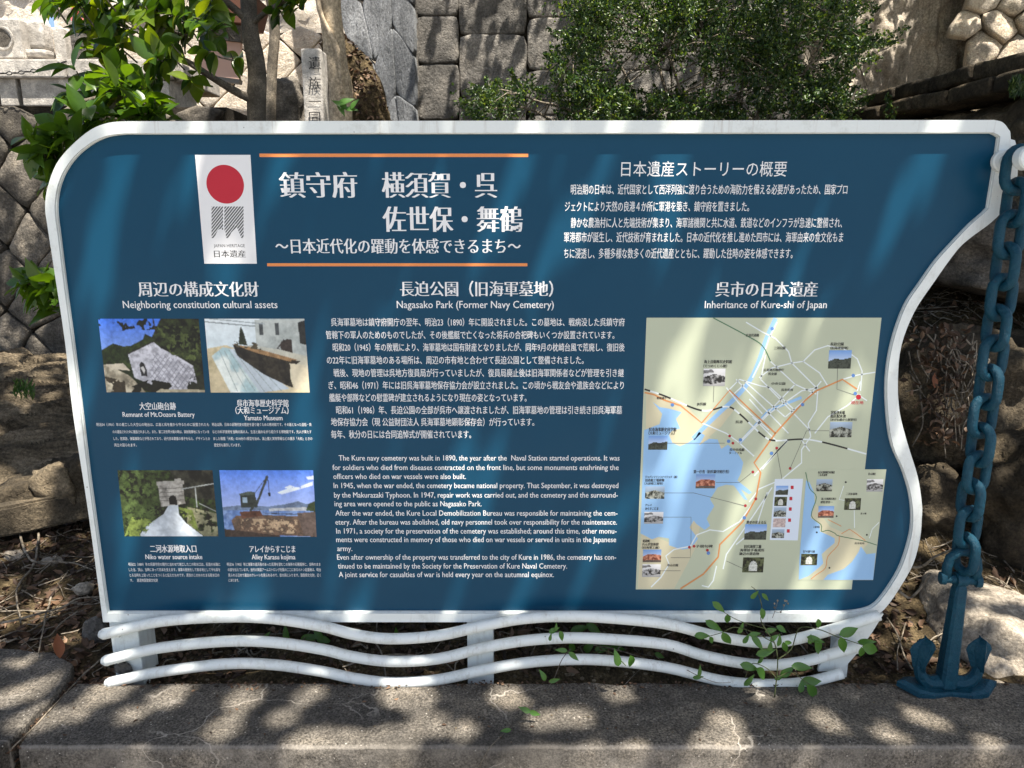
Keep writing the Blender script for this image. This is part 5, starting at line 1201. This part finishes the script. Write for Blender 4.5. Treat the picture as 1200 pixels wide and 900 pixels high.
# the bush above the sign
bush = empty('bush', S(820, 200, 3.5), label='dense small-leaved green bush spreading above the middle of the sign', cat='bush')
BR = []
R = random.Random(21)
for (x0, y0), (x1, y1) in (((800, 220), (610, 110)), ((800, 220), (690, 40)), ((810, 220), (740, -20)), ((830, 220), (820, -40)), ((850, 220), (900, -30)), ((860, 220), (980, 20)), ((860, 230), (1040, 55)), ((860, 230), (1020, 110)), ((790, 230), (570, 125)), ((820, 220), (780, 60)), ((850, 220), (930, 60))):
    Y0, Y1 = 3.6, R.uniform(3.1, 4.0); a, b_ = S(x0, y0, Y0), S(x1, y1, Y1); md_ = a.lerp(b_, .5)+Vector((0, 0, .06))
    P = crom([a, a.lerp(md_, .5)+Vector((R.uniform(-.05, .05), 0, 0)), md_, md_.lerp(b_, .6)+Vector((0, 0, R.uniform(-.05, .05))), b_], 6); BR.append(P); n_ = len(P)
    link('branch', tube([q+Vector(noise.noise_vector(q*6))*.02 for q in P], [.012-.009*i/(n_-1) for i in range(n_)], 7), M['twig'], bush, smooth=True)
cen = []
poly = [(552, 118), (560, 104), (600, 96), (622, 72), (640, 62), (648, 40), (636, 20), (650, 0), (660, -40), (1010, -40), (1012, 30), (1000, 48), (1040, 40), (1050, 60), (1034, 80), (1012, 78), (1030, 110), (1050, 140), (1050, 170), (560, 170), (548, 140)]
def inside(x, y):
    c = False
    for i in range(len(poly)):
        (x0, y0), (x1, y1) = poly[i-1], poly[i]
        if (y0 < y) != (y1 < y) and x < (x1-x0)*(y-y0)/(y1-y0)+x0: c = not c
    return c
cl = []
while len(cl) < 760:
    x, y = R.uniform(545, 1055), R.uniform(-40, 170)
    if not inside(x, y): continue
    dn_ = noise.noise(Vector((x*.012, y*.016, 4)))
    if x > 700 and x < 800 and y > 30 and y < 110 and R.random() < .35: continue
    if dn_ < -.08 and R.random() < .85: continue
    cl.append((S(x, y, R.uniform(3.05, 3.9)), R.uniform(.035, .085)))
pts, dr = [], []
for c, r_ in cl:
    ax_ = Vector((R.uniform(-1, 1), R.uniform(-.6, .2), R.uniform(-.2, .9))).normalized()
    for _ in range(80):
        t = R.random(); q = c+ax_*(t-.5)*r_*2.6+Vector((R.gauss(0, 1), R.gauss(0, 1), R.gauss(0, 1)))*r_*.36*(1.15-t)
        pts.append(tuple(q)); dr.append(tuple(ax_*.7+Vector((R.gauss(0, .7), R.gauss(0, .7), R.gauss(0, .7)+.2))))
link('foliage', leafquads(pts, dr, np.random.default_rng(2).uniform(.011, .021, len(pts)), .0095, .3), M['bushleaf'], bush, kind='stuff')
mb = ([], [])
for c, r_ in cl:
    P = BR[R.randrange(len(BR))]; q = min((v for v in P), key=lambda v: (v-c).length)
    if (q-c).length < .45: tube([q, q.lerp(c, .5)+Vector((0, 0, .02)), c], [.0035, .0025, .0012], 4, mb=mb)
link('twigs', pyd(*mb), M['twig'], bush, kind='stuff')

# ------------------------------------------------------------------ vine in front of the rails
vine = empty('vine', S(920, 800, 1.56), label='green vine with pointed leaves climbing over the right end of the wavy rails', cat='vine')
VY = D-.085
def pc(x, y): return (800+x/4.09, 680+y/4.09)
VL = [(345, 70, 60, 52), (398, 82, -45, 50), (175, 130, -40, 80), (215, 190, -85, 60), (152, 220, -30, 90), (95, 265, 8, 70), (140, 290, -60, 50), (213, 285, -58, 85), (280, 230, 70, 60), (305, 282, 55, 48), (348, 258, 5, 60), (362, 302, -45, 90), (400, 345, 20, 90), (378, 375, 60, 60), (425, 240, 20, 55), (478, 235, -25, 60), (465, 290, 75, 55), (492, 325, -70, 60), (640, 285, -10, 80), (655, 328, -60, 100), (652, 212, -80, 55), (800, 245, 22, 95), (768, 315, -72, 100), (885, 296, 8, 80), (910, 332, -22, 110), (858, 350, -80, 65), (322, 415, -8, 85), (385, 452, -45, 100), (320, 480, 50, 70), (500, 440, 55, 75), (465, 465, 30, 50), (575, 415, -4, 100), (620, 486, 2, 100), (628, 538, -50, 100), (570, 508, 80, 60), (82, 435, 78, 55), (75, 465, 10, 50), (510, 300, -20, 45), (440, 275, 40, 45), (612, 285, 85, 45), (385, 165, -75, 60), (420, 320, 85, 50)]
VM = [leaf_mesh(1, .37, .15, 'vleaf', .66), leaf_mesh(1, .44, .3, 'vleaf', .7)]
for m_ in VM: m_.materials.append(M['vine'])
R = random.Random(31)
def vleaf(px, py, ang, Lpx, Y, par):
    c = S(px, py, Y); L = Lpx*.00225*(Y/1.55); a = math.radians(ang)
    d = Vector((math.cos(a), R.uniform(-.35, .15), math.sin(a))).normalized(); n_ = (Vector((0, -1, .55))+Vector((R.uniform(-.5, .5), 0, R.uniform(-.4, .4)))); z_ = (n_-d*n_.dot(d)).normalized(); x_ = d.cross(z_)
    o = bpy.data.objects.new('leaf', VM[R.randrange(2)]); COL.objects.link(o); o.parent = par
    o.matrix_basis = Matrix.Translation(c-d*L*.5-Vector(par.location)) @ Matrix((x_, d, z_)).transposed().to_4x4() @ Matrix.Scale(L, 4)
for x, y, a, L in VL:
    X, Y_ = pc(x, y)
    if y < 110 or R.random() < .5 or True: vleaf(X, Y_, a, L/4.09, VY+R.uniform(-.02, .02), vine)
def stem(pts, r0, r1, par, Y=VY, mat='stem'):
    P = crom([S(*pc(x, y), Y+R.uniform(-.006, .006)) for x, y in pts], 5); n_ = len(P); link('stem', tube(P, [r0+(r1-r0)*i/(n_-1) for i in range(n_)], 6), M[mat], par, smooth=True)
stem([(440, 560), (450, 470), (455, 380), (440, 300), (400, 240), (375, 190), (380, 130), (360, 60), (330, 30)], .0016, .0008, vine)
stem([(455, 380), (520, 330), (560, 230), (650, 235), (740, 270), (800, 290), (860, 310)], .0014, .0008, vine)
stem([(440, 300), (340, 250), (250, 225), (190, 250), (120, 270)], .0012, .0007, vine)
stem([(430, 240), (300, 205), (215, 165), (160, 120)], .001, .0006, vine)
stem([(450, 470), (400, 420), (330, 400), (300, 470)], .0012, .0007, vine); stem([(450, 470), (520, 440), (580, 480), (640, 520)], .0012, .0007, vine)
stem([(20, 430), (80, 460), (160, 490), (230, 490)], .001, .0006, vine, mat='twig')
# dry sprig hanging by the vine
sprig = empty('dry_sprig', S(915, 710, VY), label='thin grey seed sprig standing in front of the lower right blue corner', cat='sprig')
stem([(430, 180), (445, 140), (455, 100)], .0007, .0004, sprig, mat='twig'); stem([(440, 150), (470, 150), (500, 100)], .0006, .0003, sprig, mat='twig')
for x, y in ((455, 98), (440, 112), (498, 100), (485, 120), (470, 152), (505, 112), (490, 98), (440, 130)):
    link('seed', rock(S(*pc(x, y), VY), (.0022, .0022, .003), x, .1, 1), M['twig'], sprig)
# small sprout growing over the ledge edge, middle
spr = empty('sprout', G(640, 870), label='small light green sprout trailing over the ledge below the middle of the sign', cat='plant')
def pd(x, y): return (380+x/3.0, 640+y/3.0)
path = [(545, 775), (580, 710), (640, 650), (705, 590), (750, 530), (800, 480), (835, 400), (868, 360)]
Pp = []
for i, (x, y) in enumerate(path):
    X, Y_ = pd(x, y)
    Pp.append(G(X, Y_, .004) if Y_ < 874 and Y_ > 806 else (S(X, Y_, YF-.004) if Y_ > 874 else S(X, Y_, 1.50)))
Pp = crom(Pp, 5); link('stem', tube(Pp, [.0013-.0005*i/len(Pp) for i in range(len(Pp))], 6), M['bark_brown'], spr, smooth=True)
for x, y, a, L, Y in ((637, 648, 190, 34, 1.36), (705, 575, 150, 36, 1.40), (740, 588, -15, 34, 1.40), (770, 455, 110, 36, 1.47), (810, 472, 10, 34, 1.47), (833, 366, 170, 36, 1.49), (878, 388, -40, 40, 1.49)):
    X, Y_ = pd(x, y); vleaf(X, Y_, a, L/3.0*1.15, Y, spr)
spr2 = empty('plant', S(725, 770, 1.49), label='leafy plant poking between the wavy rails right of the centre post', cat='plant')
for x, y, a, L, Y in ((1030, 395, 100, 52, 1.49), (1080, 410, -80, 54, 1.49), (835, 318, -70, 36, 1.49), (808, 295, 30, 34, 1.49), (795, 320, 80, 26, 1.49), (815, 285, 80, 26, 1.49), (930, 355, 60, 50, 1.66), (980, 360, 10, 50, 1.66), (1040, 365, -20, 60, 1.68), (870, 350, 100, 50, 1.66), (1100, 372, 30, 55, 1.68), (900, 290, 10, 60, 1.7), (950, 292, -30, 55, 1.7), (520, 290, 40, 40, 1.7), (1180, 385, -30, 40, 1.6)):
    X, Y_ = pd(x, y); vleaf(X, Y_, a, L/3.0*1.1, Y, spr2)
link('stem', tube(crom([S(*pd(1060, 420), 1.5), S(*pd(1010, 375), 1.53), S(*pd(960, 370), 1.6), S(*pd(900, 400), 1.66)], 5), .0012, 6), M['stem'], spr2, smooth=True)
spr3 = empty('plant', S(385, 745, 1.7), label='few dark green leaves growing behind the rails left of the centre post', cat='plant')
for x, y, a, L, Y in ((310, 748, 50, 18, 1.66), (335, 742, 100, 20, 1.68), (362, 748, 20, 22, 1.7), (372, 742, 120, 20, 1.7), (380, 750, -20, 18, 1.7), (465, 745, 95, 20, 1.72)): vleaf(x, y, a, L, Y, spr3)
link('stem', tube(crom([S(330, 756, 1.66), S(350, 750, 1.68), S(375, 752, 1.7)], 4), .001, 5), M['stem'], spr3)
# small green tufts
tf = empty('grass_tuft', S(27, 460, 2.95), label='little green grass tuft on the layered rock at the far left', cat='grass tuft')
cs = [S(R.uniform(16, 40), R.uniform(447, 466), 2.95) for _ in range(90)]
link('blades', leafquads([tuple(v) for v in cs], [(R.uniform(-.8, .8), R.uniform(-.3, .3), 1) for _ in cs], .04, .004), M['vine'], tf, kind='stuff')
tf = empty('grass_tuft', S(1190, 105, 2.45), label='green weed growing on the rock ledge at the upper right edge', cat='grass tuft')
cs = [S(R.uniform(1184, 1206), R.uniform(92, 112), 2.42) for _ in range(120)]
link('blades', leafquads([tuple(v) for v in cs], [(R.uniform(-.8, .8), R.uniform(-.3, .3), 1) for _ in cs], .035, .007), M['bushleaf'], tf, kind='stuff')
tf = empty('seedling', S(400, 130, 3.4), label='bright green seedling between the marker post and the thick trunk', cat='plant')
for x, y, a, L in ((398, 122, 150, 16), (405, 118, 30, 16), (400, 128, -60, 14), (415, 121, 60, 12), (412, 128, 0, 12)): vleaf(x, y, a, L, 3.3, tf)

# ------------------------------------------------------------------ litter, twigs, roots, grit
R = random.Random(77)
def scatter(n, xr, yr, fn=ground_z):
    out = []
    while len(out) < n:
        x, y = R.uniform(*xr), R.uniform(*yr); out.append((x, y, fn(x, y)))
    return out
pts, dr, ln = [], [], []
for x, y, z in scatter(5200, (-2.6, -.85), (1.56, 2.75))+scatter(3200, (-.95, 1.1), (1.6, 2.2))+scatter(1700, (.95, 2.2), (1.62, 3.1))+scatter(900, (-1.35, -1.0), (1.34, 1.6)):
    pts.append((x, y, z+R.uniform(0, .012))); dr.append((R.gauss(0, 1), R.gauss(0, 1), R.gauss(0, .4))); ln.append(R.choice((.012, .018, .028, .04)))
link('leaf_litter', leafquads(pts, dr, ln, np.array(ln)*.45, .35), M['litter'], kind='stuff', smooth=False)
mb = ([], [])
for x, y, z in scatter(520, (-2.6, -.9), (1.5, 2.7))+scatter(160, (-.9, .95), (1.6, 2.0))+scatter(420, (.95, 2.1), (1.65, 3.0)):
    a = R.uniform(0, 6.28); L = R.choice((.04, .07, .12, .2)); r_ = R.choice((.0008, .0014, .0022))
    P = [Vector((x+math.cos(a)*L*(t-.5)+R.uniform(-.01, .01), y+math.sin(a)*L*(t-.5)+R.uniform(-.01, .01), 0)) for t in (0, .33, .66, 1)]
    P = [Vector((p_.x, p_.y, ground_z(p_.x, p_.y)+.008+R.uniform(0, .014))) for p_ in P]; tube(crom(P, 3), r_, 5, mb=mb)
link('twig_litter', pyd(*mb), M['twig'], kind='stuff', smooth=True)
V, F = [], []
ico = bmesh.new(); bmesh.ops.create_icosphere(ico, subdivisions=1, radius=1); IV = [v.co.copy() for v in ico.verts]; IF = [tuple(v.index for v in f.verts) for f in ico.faces]; ico.free()
for x, y, z in scatter(900, (-2.4, -.9), (1.5, 2.6))+scatter(1300, (-.95, 1.5), (1.545, 1.75))+scatter(700, (.95, 2.0), (1.6, 2.9))+scatter(260, (-1.3, 2.2), (1.34, 1.545), lambda x, y: .001):
    s_ = R.choice((.0015, .002, .003, .005)) * (1 if y > 1.545 else .45); b_ = len(V); o_ = Vector((R.random()*9, R.random()*9, 0))
    for v in IV: V.append(Vector((x, y, z+s_*.4))+Vector((v.x*1.2, v.y, v.z*.7))*s_*(1+.4*noise.noise(v*1.5+o_)))
    F += [tuple(b_+i for i in f) for f in IF]
link('grit', pyd(V, F), M['strata'], kind='stuff')
# a few pieces one can point to
def longstick(pts, r0, r1, label, mat='twig', name='stick', cat='stick'):
    P = [Vector(G(x, y, z)) for x, y, z in pts]; P = [Vector((q.x, q.y, max(q.z, ground_z(q.x, q.y)+.012))) for q in P]; Q = crom(P, 6); n_ = len(Q)
    Q = [q+Vector(noise.noise_vector(q*22))*.003 for q in Q]
    return link(name, tube(Q, [r0+(r1-r0)*i/(n_-1) for i in range(n_)], 8), M[mat], smooth=True, label=label, cat=cat)
longstick([(-40, 738, .04), (25, 725, .045), (70, 712, .05), (95, 701, .06), (135, 700, .05)], .0035, .0022, 'long pale stick lying on the leaf litter beside the sign frame')
longstick([(22, 622, .05), (35, 655, .05), (60, 658, .06), (85, 660, .05), (110, 668, .04)], .004, .002, 'curved pale root crossing the soil below the kerb', name='root', cat='root')
longstick([(45, 625, .06), (40, 660, .04), (20, 690, .03), (25, 730, .02)], .004, .002, 'thin root running down the soil at the far left', name='root', cat='root')
longstick([(60, 700, .03), (52, 730, .03), (45, 765, .03)], .003, .0015, 'short brown root reaching down to the left concrete slab', name='root', cat='root')
longstick([(118, 772, .0), (88, 800, .0), (50, 842, .0), (12, 880, .0)], .0022, .0015, 'brown twig lying along the gap between slab and ledge', mat='twig', name='twig', cat='twig')
longstick([(1040, 655, .28), (1075, 665, .27), (1100, 650, .32), (1125, 640, .36)], .004, .002, 'pale forked twig on the bank above the big boulder')
longstick([(1050, 690, .20), (1068, 700, .18), (1090, 672, .25)], .004, .0025, 'dark broken twig on the bank beside the lower right of the sign')
def dead(px, py, Y, L, ang, label, mat='orange_leaf'):
    me = leaf_mesh(L, L*.6, -.3); me.materials.append(M[mat]); o = bpy.data.objects.new('dead_leaf', me); COL.objects.link(o)
    c = S(px, py, Y) if Y else G(px, py, .03); o.location = c; o.rotation_euler = (math.radians(50), math.radians(25), math.radians(ang)); tag(o, label, 'leaf')
dead(70, 772, 0, .06, 75, 'large brown dead leaf at the corner of the left concrete slab')
dead(1095, 455, 2.12, .05, 20, 'orange dead leaf caught in the dark bank left of the chain')
dead(86, 478, 2.3, .02, 70, 'tiny red leaf beside the left edge of the sign frame')
dead(1102, 395, 2.3, .05, -60, 'curled brown leaf hanging on the rock face right of the sign', 'litter')
dead(1088, 430, 2.2, .045, 100, 'small brown leaf just above the orange one on the bank', 'litter')
# hanging dead ivy stems on the rock face
mb = ([], [])
for k in range(34):
    x = R.uniform(1068, 1150); y = R.uniform(380, 470); P = [S(x+R.uniform(-8, 8)+j*R.uniform(-3, 8), y+j*R.uniform(12, 26), 2.18-.02*j) for j in range(4)]; tube(crom(P, 4), [.0028-.0001*i for i in range(13)], 5, mb=mb)
link('dead_ivy', pyd(*mb), M['twig'], kind='stuff', smooth=True)
pts, dr = [], []
for k in range(420):
    x = R.uniform(-1.1, 1.9); y = YB+.004-abs(R.gauss(0, .012)); pts.append((x, y, .003+R.random()*.003)); dr.append((R.gauss(0, 1), R.gauss(0, 1), R.gauss(0, .15)))
for k in range(70): pts.append((R.uniform(-1.0, 1.6), R.uniform(1.34, 1.54), .003)); dr.append((R.gauss(0, 1), R.gauss(0, 1), R.gauss(0, .1)))
for k in range(240):
    t = R.random(); q = g0.lerp(g1, t); pts.append((q.x-.012+R.gauss(0, .010), q.y, -.012+R.random()*.01)); dr.append((R.gauss(0, 1), R.gauss(0, 1), R.gauss(0, .3)))
link('dirt_crumbs', leafquads(pts, dr, np.random.default_rng(3).uniform(.004, .014, len(pts)), .005, .4), M['litter'], kind='stuff')
pts, dr = [], []
mvs = [v.co.copy() for v in o_mound.data.vertices if v.co.y < 4.72]
for k in range(800):
    q = mvs[R.randrange(len(mvs))]; pts.append((q.x, q.y-.004, q.z+.004)); dr.append((R.gauss(0, 1), R.gauss(0, .3), R.gauss(0, .6)))
link('mound_leaves', leafquads(pts, dr, .035, .018, .3), M['litter'], o_mound, kind='stuff')
cs = [S(R.gauss(1105, 18), R.uniform(380, 520), R.uniform(2.05, 2.2)) for _ in range(260)]
link('dead_leaves', leafquads([tuple(v) for v in cs], [(R.uniform(-1, 1), R.uniform(-1, .2), R.uniform(-1, 1)) for _ in cs], .028, .013), M['litter'], kind='stuff')
